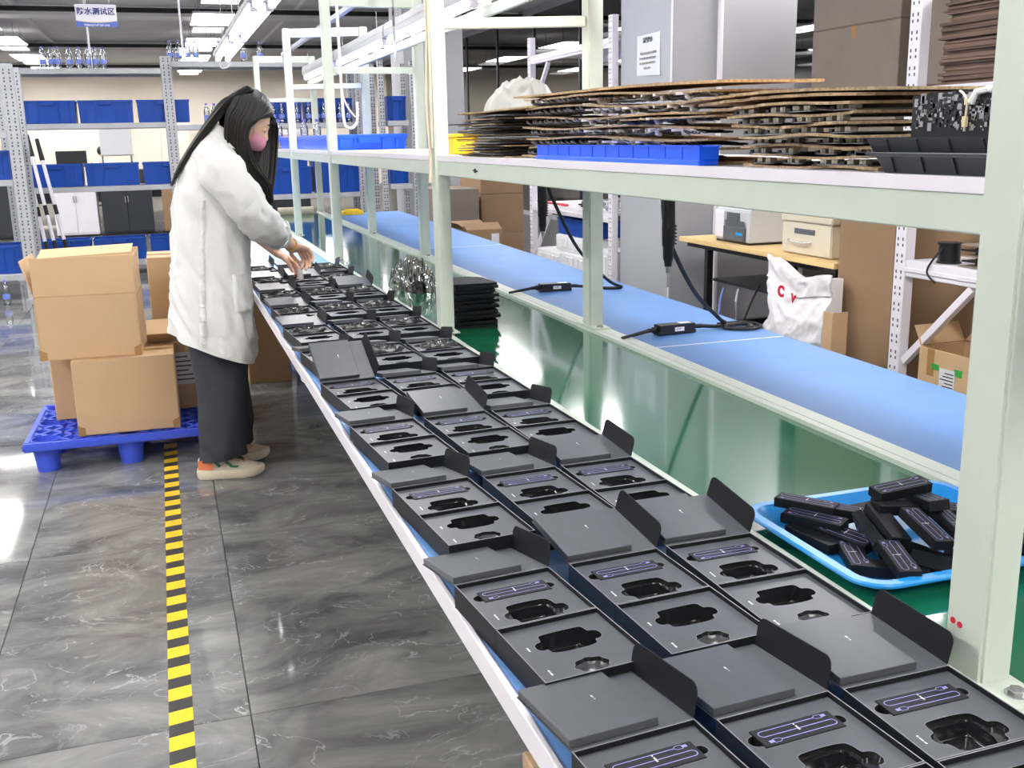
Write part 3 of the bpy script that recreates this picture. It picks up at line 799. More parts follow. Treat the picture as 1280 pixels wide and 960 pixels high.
# ================================================================== CYAN TRAY WITH CABLE BOXES
def tray(name, label, c, w, d, h, ang, m, flare=0.018, rim=0.016, wall=0.002, rad=0.035):
    t = thing(name, label, 'tray', c, ang)
    def ring(k, z): return [(x, y, z) for x, y in rrect(-w/2-k, -d/2-k, w/2+k, d/2+k, rad+max(k, -rad*0.6), 6)]
    mb = MB()
    mb.loft([ring(-flare, 0.0), ring(0, h-0.002), ring(0.002, h), ring(rim, h), ring(rim+0.002, h-0.003), ring(rim+0.001, h-0.007), ring(rim-0.002, h-0.0072), ring(0.003, h-0.004), ring(-flare+0.003, -0.0)], cap=False)
    inner = ring(-flare, 0.0025)
    o = len(mb.v); mb.v += [Vector(p) for p in ring(-flare, 0.0)]; mb.f.append(tuple(range(o, o+len(inner))))
    mb.build('tray_body', m, t, world=False, smooth=0.6)
    return t
tray('serving_tray', 'bright blue plastic tray on the green belt heaped with small black boxes', (1.066, 1.266, 0.7435), 0.372, 0.318, 0.027, 0.0, 'tray_cyan', flare=0.028)
TB = 0.7465
heap = [ # x, y, z, yaw, pitch, roll, printed side up
 (0.922, 1.222, 0.000, 1.17, 0.0, 0.0, 1, 'front printed one lying flat at the left'),
 (0.945, 1.152, 0.017, 1.24, -0.08, 0.0, 1, 'printed one across a plain one at the front'),
 (0.945, 1.163, 0.000, -0.62, 0.0, 0.0, 0, 'plain one under the printed one at the front'),
 (0.910, 1.308, 0.000, -1.42, 0.0, 0.0, 0, 'plain one at the left edge'),
 (0.930, 1.335, 0.017, -1.02, 0.0, 0.1, 1, 'printed one second from the left corner'),
 (0.938, 1.372, 0.030, -0.95, 0.0, 0.0, 1, 'printed one at the far left corner'),
 (0.950, 1.370, 0.000, -1.0, 0.0, 0.0, 0, 'plain one at the bottom of the far left'),
 (0.962, 1.250, 0.012, 1.30, -0.12, 1.2, 0, 'plain one tilted on its edge'),
 (0.990, 1.240, 0.028, 1.34, -0.20, 0.15, 0, 'plain upturned one leaning in the middle'),
 (1.022, 1.192, 0.036, 1.44, -0.18, 0.10, 1, 'large-looking printed one on top in the middle'),
 (1.062, 1.300, 0.062, 0.02, -0.05, 0.12, 1, 'topmost printed one at the back'),
 (1.045, 1.270, 0.042, -0.1, 0.1, 0.0, 0, 'plain one under the topmost one'),
 (1.085, 1.262, 0.046, 1.25, 0.2, -0.1, 1, 'printed one steeply tilted below the topmost one'),
 (1.075, 1.190, 0.030, 1.40, -0.15, 0.2, 1, 'printed one behind the post, left of it'),
 (1.010, 1.130, 0.004, -0.95, 0.02, 0.35, 0, 'plain one leaning on the front rim'),
 (1.020, 1.200, 0.000, -1.3, 0.0, 0.0, 0, 'plain one hidden under the middle'),
 (1.080, 1.140, 0.000, -0.8, 0.0, 0.0, 0, 'plain one flat at the front right'),
 (1.130, 1.250, 0.030, -0.5, 0.1, 0.1, 1, 'printed one at the back right'),
 (1.160, 1.170, 0.012, -1.1, 0.0, 0.2, 0, 'plain one right of the post'),
 (1.185, 1.230, 0.024, -1.4, 0.1, 0.1, 0, 'plain one far right of the post'),
 (1.190, 1.160, 0.000, -0.4, 0.0, 0.0, 0, 'plain one flat at the right rim'),
 (1.110, 1.350, 0.020, -0.2, 0.0, 0.3, 0, 'plain one by the far rim'),
 (1.020, 1.350, 0.012, 0.1, 0.0, 0.1, 0, 'plain one at the far rim, left half'),
 (1.000, 1.318, 0.020, -0.6, 0.1, 0.0, 1, 'printed one between far left and middle'),
 (0.948, 1.278, 0.006, -1.3, 0.0, 0.2, 1, 'printed one half buried left of the tilted pair'),
]
for x, y, z, yw, pt, rl, up, d in heap:
    rot = Matrix.Rotation(yw, 3, 'Z') @ Matrix.Rotation(pt, 3, 'Y') @ Matrix.Rotation(rl, 3, 'X')
    lift = 0.5*CB[0]*abs(math.sin(pt)) + 0.5*CB[1]*abs(math.sin(rl))*0.9
    if not up: rot = rot @ Matrix.Rotation(PI, 3, 'X')
    p = Vector((x+0.014, y, TB+z+lift*0.7))
    if not up: p = p - rot @ Vector((0, 0, CB[2]))
    dup(proto_cable, p, rot.to_euler(), 'black cable box in the blue tray, %s' % d, 'black cable boxes heaped in the blue tray', skip=() if up else ())

# ================================================================== OTHER THINGS ON THE BELT AND BLUE DECK
# crumpled clear bag with black content
t = thing('plastic_bag', 'crumpled clear plastic bag of black pieces on the green belt before the second post', 'bag', (1.0, 4.42, 0.742))
mound(5, 0.085, 0.21, 0.118, 38, 1.4, 30, 0.3).xform(Matrix.Translation((1.015, 4.46, 0.7425))).build('clear_film', 'polybag', t, smooth=0)
mound(6, 0.05, 0.12, 0.055, 40, 0.9, 20, 0.3).xform(Matrix.Translation((1.0, 4.38, 0.7428))).build('black_content', 'bagblack', t, smooth=0.9)
# stack of black folded sleeves
rnd = random.Random(4)
bl = [(0, 0), (0.20, 0), (0.205, 0.02), (0.205, 0.17), (0.19, 0.19), (0.165, 0.195), (0.160, 0.21), (0.04, 0.21), (0.035, 0.195), (0, 0.19)]
z = 0.7422
for i in range(13):
    a = rnd.uniform(-0.10, 0.10); dx = rnd.uniform(-0.012, 0.012); dy = rnd.uniform(-0.012, 0.012); h = 0.0105
    fn = lambda u, v, hh: (Vector((0.912+dx, 3.385+dy, 0)) + rz(a) @ Vector((u*0.78, v*0.9, hh + 0.004*max(0, u-0.1)/0.1*(i % 3 - 1)*0.6)))
    o = MB().prism(bl, z, z+h, fn)
    single('black_sleeve', o, 'card', 'flat black card sleeve, %s from the bottom of the stack on the belt' % (ORD[i] if i else 'first'), 'sleeve', 'black sleeves stacked on the green belt', loc=(1.0, 3.48, z), bevel=0.001)
    z += h + 0.0012

def controller(x, y, ang, which):
    t = thing('driver_controller', 'black controller box with a white label on the blue deck, %s' % which, 'controller', (x, y, 0.7505), ang, 'black controller boxes on the blue deck')
    MB().box((-0.065, -0.022, 0.003), (0.065, 0.022, 0.033)).build('case', 'plastic_black', t, world=False, bevel=0.002)
    for sx in (-1, 1):
        MB().box((sx*0.065-0.004, -0.02, 0.001), (sx*0.065+0.004, 0.02, 0.012)).build('mounting_ear', 'plastic_black', t, world=False, bevel=0.001)
    MB().box((-0.012, -0.0228, 0.011), (0.022, -0.0221, 0.024)).build('white_label', 'paper', t, world=False, smooth=0)
    MB().box((0.015, -0.012, 0.0331), (0.055, 0.012, 0.0337)).build('top_label', 'paper', t, world=False, smooth=0)
    glyphs(-0.007, 0.0, 9, 0.0, 0.0024, 0.0).xform(Matrix.Translation((0, -0.0231, 0.017)) @ Matrix.Rotation(PI/2, 4, 'X')).build('label_print', 'print_dark', t, world=False, smooth=0)
    MB().cyl((-0.069, 0, 0.018), (-0.082, 0, 0.018), 0.010, 16).cyl((-0.082, 0, 0.018), (-0.10, 0, 0.017), 0.007, 12).tube(smooth_path([(-0.098, 0, 0.017), (-0.14, -0.006, 0.012), (-0.20, -0.012, 0.0055)]), [0.006]*8+[0.005]*5, 8).build('strain_relief', 'rubber', t, world=False)
    MB().cyl((0.069, 0, 0.018), (0.10, 0.001, 0.016), 0.0075, 12).build('plug', 'rubber', t, world=False)
    return t
controller(1.512, 4.02, -0.06, 'behind the far post')
controller(1.528, 2.965, 0.08, 'nearer one beside coiled cable')
single('black_cable', MB().tube(smooth_path([(1.61, 4.015, 0.766), (1.68, 4.03, 0.758), (1.76, 4.10, 0.757), (1.70, 3.99, 0.757), (1.78, 3.94, 0.760), (1.70, 3.90, 0.80), (1.52, 3.78, 0.95), (1.36, 3.62, 1.15), (1.30, 3.55, 1.255)], 8), 0.0065, 8), 'rubber', 'black cable rising from the farther controller to the shelf', 'cable')
single('black_cable', MB().tube(smooth_path([(1.626, 2.973, 0.767), (1.70, 2.985, 0.758), (1.80, 3.00, 0.757), (1.79, 2.93, 0.757), (1.71, 2.94, 0.758), (1.74, 3.01, 0.762), (1.66, 2.92, 0.80), (1.46, 2.72, 0.93), (1.29, 2.56, 1.12), (1.25, 2.50, 1.255)], 8), 0.0065, 8)
       .tube(smooth_path([(1.70, 2.95, 0.757), (1.77, 2.90, 0.757), (1.83, 2.94, 0.758), (1.82, 3.02, 0.758), (1.72, 3.03, 0.757)]), 0.005, 8), 'rubber', 'black cable looping from the nearer controller up to the shelf', 'cable')
def driver(x, y, ztop, zbot, r, label):
    t = thing('electric_screwdriver', label, 'screwdriver', (x, y, zbot), 0, 'electric screwdrivers hanging under the shelf')
    h = ztop - zbot
    prof = [(0.55, 0.0), (0.62, 0.012), (0.78, 0.02), (0.80, 0.05), (0.95, 0.055), (1.0, 0.10), (0.97, h*0.6), (0.92, h*0.75), (1.06, h*0.80), (1.08, h*0.97), (0.7, h)]
    MB().loft([[(x + k*r*math.cos(2*PI*i/20), y + k*r*math.sin(2*PI*i/20), zbot+zz) for i in range(20)] for k, zz in prof]).build('grip', 'plastic_black', t, smooth=0.8)
    MB().cyl((x, y, zbot), (x, y, zbot-0.018), 0.007, 12, 0.005).cyl((x, y, zbot-0.018), (x, y, zbot-0.055), 0.0025, 8).build('bit', 'metal', t)
    d = Vector((-0.75, -0.66, 0))
    MB().obox(Vector((x, y, zbot+h*0.62)) + d*(r*1.05), (0.012, 0.010, h*0.34), rz(math.atan2(d.y, d.x)+PI/2)).build('lever', 'plastic_black', t, bevel=0.002)
    m = MB()
    for i in range(6):
        m.obox(Vector((x, y, zbot+h*0.28+0.009*i)) + Vector((0.5, -0.86, 0))*(r*0.98), (0.022, 0.003, 0.0035), rz(0.52) @ Matrix.Rotation(0.35, 3, 'Y'))
    m.build('grip_ribs', 'rubber', t)
    MB().obox(Vector((x, y, zbot+h*0.88)) + d*(r*1.085), (0.016, 0.0008, 0.024), rz(math.atan2(d.y, d.x)+PI/2)).build('white_label', 'paper', t, smooth=0)
    MB().tube([(x, y, ztop), (x, y, ztop+0.008)], 0.004, 8).build('hook', 'metal', t)
driver(1.29, 3.545, 1.255, 1.045, 0.0175, 'black electric screwdriver hanging under the shelf, left of the far post')
driver(1.225, 2.42, 1.264, 1.045, 0.0175, 'black electric screwdriver hanging under the shelf, right of the far post')
single('tool_balancer', MB().box((1.275, 3.50, 1.240), (1.31, 3.68, 1.263)), 'steel', 'small metal hanger plate under the shelf above the farther screwdriver', 'bracket', bevel=0.002)
single('yellow_clip', MB().box((1.45, 9.0, 0.7505), (1.63, 9.12, 0.785)).box((1.48, 9.02, 0.785), (1.60, 9.10, 0.797)), 'yellow', 'small yellow case at the far end of the blue deck', 'case', bevel=0.004)

# ================================================================== THINGS ON THE OVERHEAD SHELF
ZS = 1.3255
def cardboard(label, x0, x1, y0, y1, z, th=0.004, sag=None, ang=0.0, seed=1, m='kraft', group='cardboard layers on the shelf'):
    # corrugated sheet with wavy outline and slight sag
    nx, ny = 6, 18; rn = random.Random(seed); g = MB()
    top = []; bot = []
    c = Vector(((x0+x1)/2, (y0+y1)/2, z)); R = rz(ang)
    for j in range(ny+1):
        for i in range(nx+1):
            u = i/nx; v = j/ny
            jx = (rn.uniform(-0.004, 0.012) if i in (0, nx) else 0); jy = (rn.uniform(-0.006, 0.004) if j in (0, ny) else 0)
            x = x0+(x1-x0)*u+jx; y = y0+(y1-y0)*v+jy
            zz = z + (sag(u, v) if sag else 0)
            p = R @ (Vector((x, y, zz))-c) + c
            top.append(p+Vector((0, 0, th))); bot.append(p)
    n = (nx+1)*(ny+1); fs = []
    def id(i, j): return j*(nx+1)+i
    for j in range(ny):
        for i in range(nx):
            fs.append((n+id(i,j), n+id(i,j+1), n+id(i+1,j+1), n+id(i+1,j)))
            fs.append((id(i,j), id(i+1,j), id(i+1,j+1), id(i,j+1)))
    edge = [id(i,0) for i in range(nx+1)] + [id(nx,j) for j in range(1,ny+1)] + [id(i,ny) for i in range(nx-1,-1,-1)] + [id(0,j) for j in range(ny-1,0,-1)]
    t = thing('cardboard_sheet', label, 'cardboard', (c.x, c.y, z), 0, group)
    MB().add(top+bot, fs).build('face', m, t, smooth=0.5)
    e = MB(); pts = top+bot
    for a, b in zip(edge, edge[1:]+edge[:1]):
        e.add([pts[n+a], pts[n+b], pts[b], pts[a]], [(0, 1, 2, 3)])
    e.build('corrugated_edge', 'kraft_edge', t, smooth=0)
    return t
# --- left stack: flat black boards between thin sheets
rnd = random.Random(21)
z = ZS
for i in range(8):
    dy = rnd.uniform(-0.05, 0.05)
    cardboard('thin cardboard sheet in the leftmost shelf stack, %s from the bottom' % (ORD[i] if i else 'first'), 0.872, 1.22, 2.72+dy+0.01*i, 3.13+dy*0.5, z, 0.003, lambda u, v: 0.0, rnd.uniform(-0.05, 0.05), 100+i, group='sheets of the leftmost shelf stack')
    z += 0.0035
    for k in range(3):
        w = rnd.uniform(0.28, 0.38)
        y0 = 2.74+dy*0.6+rnd.uniform(-0.04, 0.05)
        m = MB().obox((0.99+rnd.uniform(-0.03, 0.01), y0+w/2, z+0.0019), (0.21, w, 0.0026), rz(rnd.uniform(-0.16, 0.16)))
        single('black_board', m, 'card' if k != 1 else 'edge', 'thin black board in the leftmost shelf stack, %s layer up, %s piece' % (ORD[i] if i else 'first', ('lowest', 'middle', 'uppermost')[k]), 'board', 'black boards of the leftmost shelf stack', loc=(0.97, y0+w/2, z), smooth=0)
        z += 0.0037
ZL = z
cardboard('buff cardboard sheet bent down over the top of the leftmost shelf stack', 0.872, 1.25, 2.55, 3.16, z+0.001, 0.004, lambda u, v: 0.004-0.016*max(0, 0.25-v)*2*0 + 0.02*max(0.0, 0.5-v)*0.3, 0.02, 140, group='sheets of the leftmost shelf stack')
# --- middle stack: layers of coiled cables between sheets
def make_coil():
    t = thing('cable_coil', 'x', 'cable', (0, 0, 0), 0, 'coiled cables layered on the shelf')
    pts = []
    for i in range(25):
        a = 2*PI*i/24
        pts.append((0.0+0.035*math.cos(a), 0.018*math.sin(a)+0.004*math.cos(a), 0.0088+0.0082*math.sin(a)))
    MB().tube(pts, 0.0026, 6).build('loop', 'cable_grey', t, world=False, smooth=0.9)
    MB().tube([(p[0]*0.93-0.001, p[1]+0.0035, p[2]*0.92+0.0006) for p in pts], 0.0020, 6).build('inner_loop', 'edge', t, world=False, smooth=0.9)  # paler loop: highlights on the coil put into its colour
    return t
def make_lead():
    t = thing('cable_lead', 'x', 'cable', (0, 0, 0), 0, 'tied cable ends layered on the shelf')
    m = MB()
    for k, (a, h) in enumerate(((0.0, 0.003), (0.012, 0.008), (-0.012, 0.0045))):
        m.tube(smooth_path([(0.0+a*0.4, 0.07, 0.006), (0.004+a, 0.03, h), (0, 0, 0.008), (-0.004-a*0.7, -0.05, h+0.004), (-a, -0.105, 0.004+h*0.5)], 4), 0.0019, 5)
    m.build('wires', 'cable_grey', t, world=False)
    MB().tube(smooth_path([(0.01, 0.06, 0.004), (0.008, 0.02, 0.011), (0.003, -0.03, 0.012), (0.010, -0.09, 0.005)], 4), 0.0014, 5).build('light_wire', 'print_white', t, world=False)
    MB().tube([(0.0, -0.004, 0.008), (0.0, 0.004, 0.008)], 0.0078, 8).box((-0.026, -0.0025, 0.009), (-0.004, 0.0025, 0.0135)).build('white_tie', 'print_white', t, world=False)
    return t
coil = make_coil(); lead = make_lead(); uc = ul = False
rnd = random.Random(33)
LAY = 7; z = ZS
for i in range(LAY):
    a0 = 2.22 + rnd.uniform(-0.02, 0.03)
    yl = 2.64 + rnd.uniform(-0.05, 0.05)
    cardboard('wavy cardboard sheet under cables in the middle shelf stack, %s from the bottom' % (ORD[i] if i else 'first'), 0.90 if i > 1 else 0.905, 1.10, 1.64, yl, z, 0.004, (lambda s, q: lambda u, v: 0.0035*math.sin(v*8+s) - 0.0035*q*(1-v))(i*1.7, i), rnd.uniform(-0.03, 0.03), 200+i, group='sheets of the middle shelf stack')
    z += 0.0062
    if i == LAY-1: break
    for k in range(18):
        y = a0 + 0.0205*k + rnd.uniform(-0.003, 0.003)
        lab = 'black cable coil in the middle shelf stack, %s layer up, %s from the right' % (ORD[i] if i else 'first', ORD[k] if k else 'first')
        p = (0.940+rnd.uniform(-0.006, 0.010), y, z)
        if not uc: coil['label'] = lab; coil.location = p; uc = True
        else: dup(coil, p, (0, 0, rnd.uniform(-0.2, 0.2)), lab)
    for k in range(9):
        y = 1.66 + 0.056*k + rnd.uniform(-0.012, 0.012)
        lab = 'white-tied cable end in the middle shelf stack, %s layer up, %s from the right' % (ORD[i] if i else 'first', ORD[k] if k else 'first')
        p = (0.918+rnd.uniform(-0.006, 0.03), y+0.08, z-0.0035*i*max(0.0, 1-(y+0.08-1.64)))
        rt = (0, 0, rnd.uniform(-0.35, 0.35))
        if not ul: lead['label'] = lab; lead.location = p; lead.rotation_euler = rt; ul = True
        else: dup(lead, p, rt, lab)
    z += 0.0182
cardboard('long brown cardboard sheet lying on top of the middle shelf stack', 0.905, 1.10, 1.60, 2.74, z+0.0045, 0.005, lambda u, v: 0.003*math.sin(v*5) - 0.021*(1-v), 0.0, 260, group='sheets of the middle shelf stack')
cardboard('buff cardboard sheet sticking out of the middle shelf stack above the blue tray', 0.885, 1.05, 1.60, 1.98, ZS+0.0805, 0.003, lambda u, v: 0.0, 0.03, 261, group='sheets of the middle shelf stack')
# --- blue long tray in front
t = thing('long_tray', 'long shallow bright blue tray along the front edge of the shelf', 'tray', (0.885, 1.95, ZS))
MB().box((0.858, 1.59, ZS+0.0), (0.897, 2.40, ZS+0.010)).build('base_step', 'bin_cobalt', t, bevel=0.002)
m = MB().box((0.860, 1.59, ZS+0.010), (0.863, 2.395, ZS+0.031)).box((0.894, 1.59, ZS+0.010), (0.897, 2.395, ZS+0.031)).box((0.863, 1.59, ZS+0.010), (0.894, 1.593, ZS+0.031)).box((0.863, 2.392, ZS+0.010), (0.894, 2.395, ZS+0.031))
m.build('side_wall', 'bin_cobalt', t, smooth=0)
MB().box((0.857, 1.587, ZS+0.031), (0.864, 2.398, ZS+0.0335)).box((0.893, 1.587, ZS+0.031), (0.900, 2.398, ZS+0.0335)).build('rim', 'bin_cobalt', t, smooth=0)
for k in range(11):
    MB().box((0.8588, 1.65+0.067*k, ZS+0.010), (0.8600, 1.652+0.067*k, ZS+0.031)).build('rib', 'bin_cobalt', t, smooth=0)
# --- right stack: circuit boards between torn cardboard
def make_pcb():
    t = thing('circuit_board', 'x', 'circuit board', (0, 0, 0), 0, 'circuit boards layered on the shelf')
    MB().box((-0.05, -0.032, 0), (0.05, 0.032, 0.0016)).build('board', 'pcb', t, world=False, smooth=0)
    for yy in (-0.02, 0.004):
        MB().box((-0.049, yy, 0.0016), (-0.036, yy+0.013, 0.0090)).cyl((-0.05, yy+0.0065, 0.005), (-0.0485, yy+0.0065, 0.005), 0.003, 8).build('metal_can', 'can', t, world=False, bevel=0.001)
    MB().box((-0.05, 0.021, 0.0016), (-0.04, 0.029, 0.006)).build('connector', 'plastic_black', t, world=False, bevel=0.0005)
    MB().box((-0.0525, -0.028, 0.0004), (-0.05, 0.02, 0.0012)).build('tab', 'metal', t, world=False, smooth=0)
    return t
pcb = make_pcb(); up = False
rnd = random.Random(5)
z = ZS
NL = 7
for i in range(NL):
    ya = 1.195; yb = 1.52+rnd.uniform(-0.03, 0.02) + (0.05 if i > 5 else 0)
    x0 = 0.862 + (0.04 if i > 0 else 0.0)*0 + rnd.uniform(0, 0.012)
    cardboard('torn cardboard sheet in the right-hand shelf stack, %s from the bottom' % (ORD[i] if i else 'first'), (x0 if i < 0 else (0.903 if i < 3 else x0)), 1.26, ya, yb, z, 0.0038, (lambda s: lambda u, v: 0.0022*math.sin(v*7+s*2))(i*0.9), rnd.uniform(-0.03, 0.03), 300+i, 'kraft_grey' if i % 2 else 'kraft', group='sheets of the right-hand shelf stack')
    z += 0.0052
    if i == NL-1: break
    for k in range(4):
        y = ya+0.045+0.077*k+rnd.uniform(-0.01, 0.01)
        lab = 'black circuit board in the right-hand shelf stack, %s layer up, %s from the right' % (ORD[i] if i else 'first', ORD[k] if k else 'first')
        p = ((0.958 if i < 3 else 0.925)+rnd.uniform(-0.004, 0.010), y, z)
        rt = (0, 0, rnd.uniform(-0.12, 0.12))
        if not up: pcb['label'] = lab; pcb.location = p; pcb.rotation_euler = rt; up = True
        else: dup(pcb, p, rt, lab)
    z += 0.0098
z += 0.002
cardboard('brown cardboard sheet bowed upward near the top of the right-hand shelf stack', 0.868, 1.24, 1.17, 1.62, z, 0.004, lambda u, v: 0.005*math.sin(v*PI), 0.02, 330, group='sheets of the right-hand shelf stack')
cardboard('topmost large brown cardboard sheet bowed over the right-hand shelf stack', 0.865, 1.25, 1.14, 1.70, z+0.0055, 0.004, lambda u, v: 0.007*math.sin(v*PI), 0.0, 331, group='sheets of the right-hand shelf stack')
# --- dark bin with populated boards standing in it
t = thing('parts_bin', 'dark grey open plastic bin at the right end of the shelf by the nearest post', 'bin', (0.935, 1.03, ZS))
def frus(x0, x1, y0, y1, z0, z1, k):
    return [[(x0+k, y0+k, z0), (x1-k, y0+k, z0), (x1-k, y1-k, z0), (x0+k, y1-k, z0)], [(x0, y0, z1), (x1, y0, z1), (x1, y1, z1), (x0, y1, z1)]]
a, b = frus(0.868, 1.01, 0.915, 1.160, ZS, ZS+0.044, 0.018)
ia, ib = frus(0.871, 1.007, 0.918, 1.157, ZS+0.003, ZS+0.044, 0.018)
m = MB(); m.loft([a, b, ib, ia], cap=True); m.build('bin_body', 'plastic_dark', t, smooth=0)
MB().box((0.862, 0.909, ZS+0.021), (0.875, 1.172, ZS+0.026)).box((0.862, 1.150, ZS+0.021), (1.016, 1.172, ZS+0.026)).build('rim', 'plastic_dark', t, bevel=0.001)
for k in range(4):
    MB().bar((0.8845, 0.955+0.055*k, ZS+0.002), (0.8685, 0.955+0.055*k, ZS+0.042), 0.003, 0.004).build('rib', 'plastic_dark', t, smooth=0)
rnd = random.Random(8)
for k, (x, y0, w, h) in enumerate(((0.905, 0.945, 0.175, 0.082), (0.925, 0.94, 0.175, 0.086), (0.945, 0.95, 0.17, 0.084), (0.965, 0.945, 0.17, 0.082))):
    t = thing('populated_board', 'upright populated black circuit board in the dark bin, %s from the shelf front' % (ORD[k] if k else 'first'), 'circuit board', (x, y0+w/2, ZS+0.0035), 0, 'upright circuit boards in the dark bin')
    MB().box((x, y0, ZS+0.012), (x+0.0016, y0+w, ZS+0.012+h)).build('board', 'pcb', t, smooth=0)
    m = MB(); m2 = MB()
    for q in range(330):
        yy = y0+rnd.uniform(0.005, w-0.012); zz = ZS+0.05+rnd.betavariate(1.4, 1.0)*(h-0.045)
        s = rnd.choice((0.002, 0.003, 0.004, 0.007))
        (m if rnd.random() < 0.6 else m2).box((x-rnd.choice((0.001, 0.002, 0.003)), yy, zz), (x, yy+s, zz+s*rnd.choice((0.6, 1, 1.4))))
    tag(m.build('silver_parts', 'metal', t, smooth=0), kind='stuff'); tag(m2.build('dark_parts', 'plastic_dark', t, smooth=0), kind='stuff')
    if k == 0:
        MB().tube([(x-0.006, 1.02, ZS+0.05), (x-0.006, 1.018, ZS+0.085), (x-0.003, 1.03, ZS+0.094), (x+0.01, 1.05, ZS+0.097)], 0.0014, 6).tube([(x-0.006, 0.972, ZS+0.05), (x-0.006, 0.968, ZS+0.085), (x-0.003, 0.978, ZS+0.094)], 0.0014, 6).build('wire', 'cream', t)
        MB().box((x-0.008, 1.017, ZS+0.055), (x-0.004, 1.023, ZS+0.067)).box((x-0.008, 0.969, ZS+0.054), (x-0.004, 0.975, ZS+0.065)).box((x-0.008, 1.016, ZS+0.080), (x-0.004, 1.021, ZS+0.087)).build('plug', 'sign_gold', t, smooth=0)
        MB().tube([(x-0.004, 0.985, ZS+0.095), (x-0.006, 0.975, ZS+0.099), (x-0.006, 0.955, ZS+0.099)], 0.0035, 8).tube([(x-0.006, 1.012, ZS+0.082), (x-0.006, 1.005, ZS+0.094), (x, 0.99, ZS+0.097)], 0.004, 8).build('white_putty', 'print_white', t)
# --- bubble wrap bundles and yellow box
single('bubble_wrap', mound(31, 0.16, 0.15, 0.15, 10, 0.75, 44, 0.2).xform(Matrix.Translation((1.16, 3.54, ZS+0.0002))), 'bubble', 'lower white bubble wrap bundle on the shelf beside the far post', 'bubble wrap', 'bubble wrap bundles on the shelf', loc=(1.16, 3.52, ZS), smooth=0.9)
single('bubble_wrap', mound(37, 0.14, 0.15, 0.12, 10, 0.75, 44, 0.2).xform(Matrix.Translation((1.225, 3.56, ZS+0.125))), 'bubble', 'upper white bubble wrap bundle lying on the lower one', 'bubble wrap', 'bubble wrap bundles on the shelf', loc=(1.225, 3.56, ZS+0.14), smooth=0.9)
single('yellow_box', MB().box((0.945, 3.47, ZS), (1.06, 3.66, ZS+0.056)).box((0.94, 3.465, ZS+0.056), (1.065, 3.665, ZS+0.068)), 'yellow', 'small yellow lidded box on the shelf left of the stacked boards', 'box', bevel=0.003)

# ================================================================== CARTONS
def carton(label, loc, size, ang=0.0, m='kraft', open_top=None, tape=True, stamp=False, group='brown cartons', corner=False):
    w, d, h = size
    t = thing('carton', label, 'carton', loc, ang, group)
    if open_top is None:
        MB().box((-w/2, -d/2, 0), (w/2, d/2, h-0.004)).build('body', m, t, world=False, bevel=0.004)
        for s in (-1, 1):
            MB().box((-w/2+0.001, -d/2+0.001 if s < 0 else 0.0015, h-0.004), (w/2-0.001, -0.0015 if s < 0 else d/2-0.001, h)).build('flap', m, t, world=False, bevel=0.0012)
        if tape:
            MB().box((-w/2+0.002, -0.025, h+0.0002), (w/2-0.002, 0.025, h+0.0008)).build('tape', 'tape', t, world=False, smooth=0)
            MB().box((w/2+0.0002, -0.025, h-0.07), (w/2+0.0008, 0.025, h-0.001)).box((-w/2-0.0008, -0.025, h-0.07), (-w/2-0.0002, 0.025, h-0.001)).build('tape_end', 'tape', t, world=False, smooth=0)
    else:
        tk = 0.005
        MB().box((-w/2, -d/2, 0), (w/2, d/2, tk)).box((-w/2, -d/2, tk), (-w/2+tk, d/2, h)).box((w/2-tk, -d/2, tk), (w/2, d/2, h)).box((-w/2+tk, -d/2, tk), (w/2-tk, -d/2+tk, h)).box((-w/2+tk, d/2-tk, tk), (w/2-tk, d/2, h)).build('body', m, t, world=False, bevel=0.0015)
        for side, angd, L in open_top:
            # flap rising from an edge; 90 = straight up, 0 = flat outward, 180 = flat inward
            a = math.radians(angd)
            if side in 'fb':
                s = -1 if side == 'f' else 1
                q = MB().box((-w/2+0.003, 0, 0), (w/2-0.003, L, 0.004)).xform(Matrix.Translation((0, s*(d/2-0.001), h+0.002)) @ Matrix.Rotation(0 if s > 0 else PI, 4, 'Z') @ Matrix.Rotation(a, 4, 'X'))
            else:
                s = -1 if side == 'l' else 1
                q = MB().box((-d/2+0.003, 0, 0), (d/2-0.003, L, 0.004)).xform(Matrix.Translation((s*(w/2-0.001), 0, h+0.002)) @ Matrix.Rotation(-PI/2 if s > 0 else PI/2, 4, 'Z') @ Matrix.Rotation(a, 4, 'X'))
            q.build('flap', m, t, world=False, bevel=0.001)
    if corner:
        for sx in (-1, 1):
            q = MB().add([(sx*(w/2+0.0008), -d/2-0.0008, 0.0), (sx*(w/2-0.03), -d/2-0.0008, 0.0), (sx*(w/2-0.03), -d/2-0.0008, 0.035), (sx*(w/2+0.0008), -d/2-0.0008, 0.05)], [(0, 1, 2, 3) if sx < 0 else (3, 2, 1, 0)])
            q.build('corner_tape', 'tape', t, world=False, smooth=0)
    return t
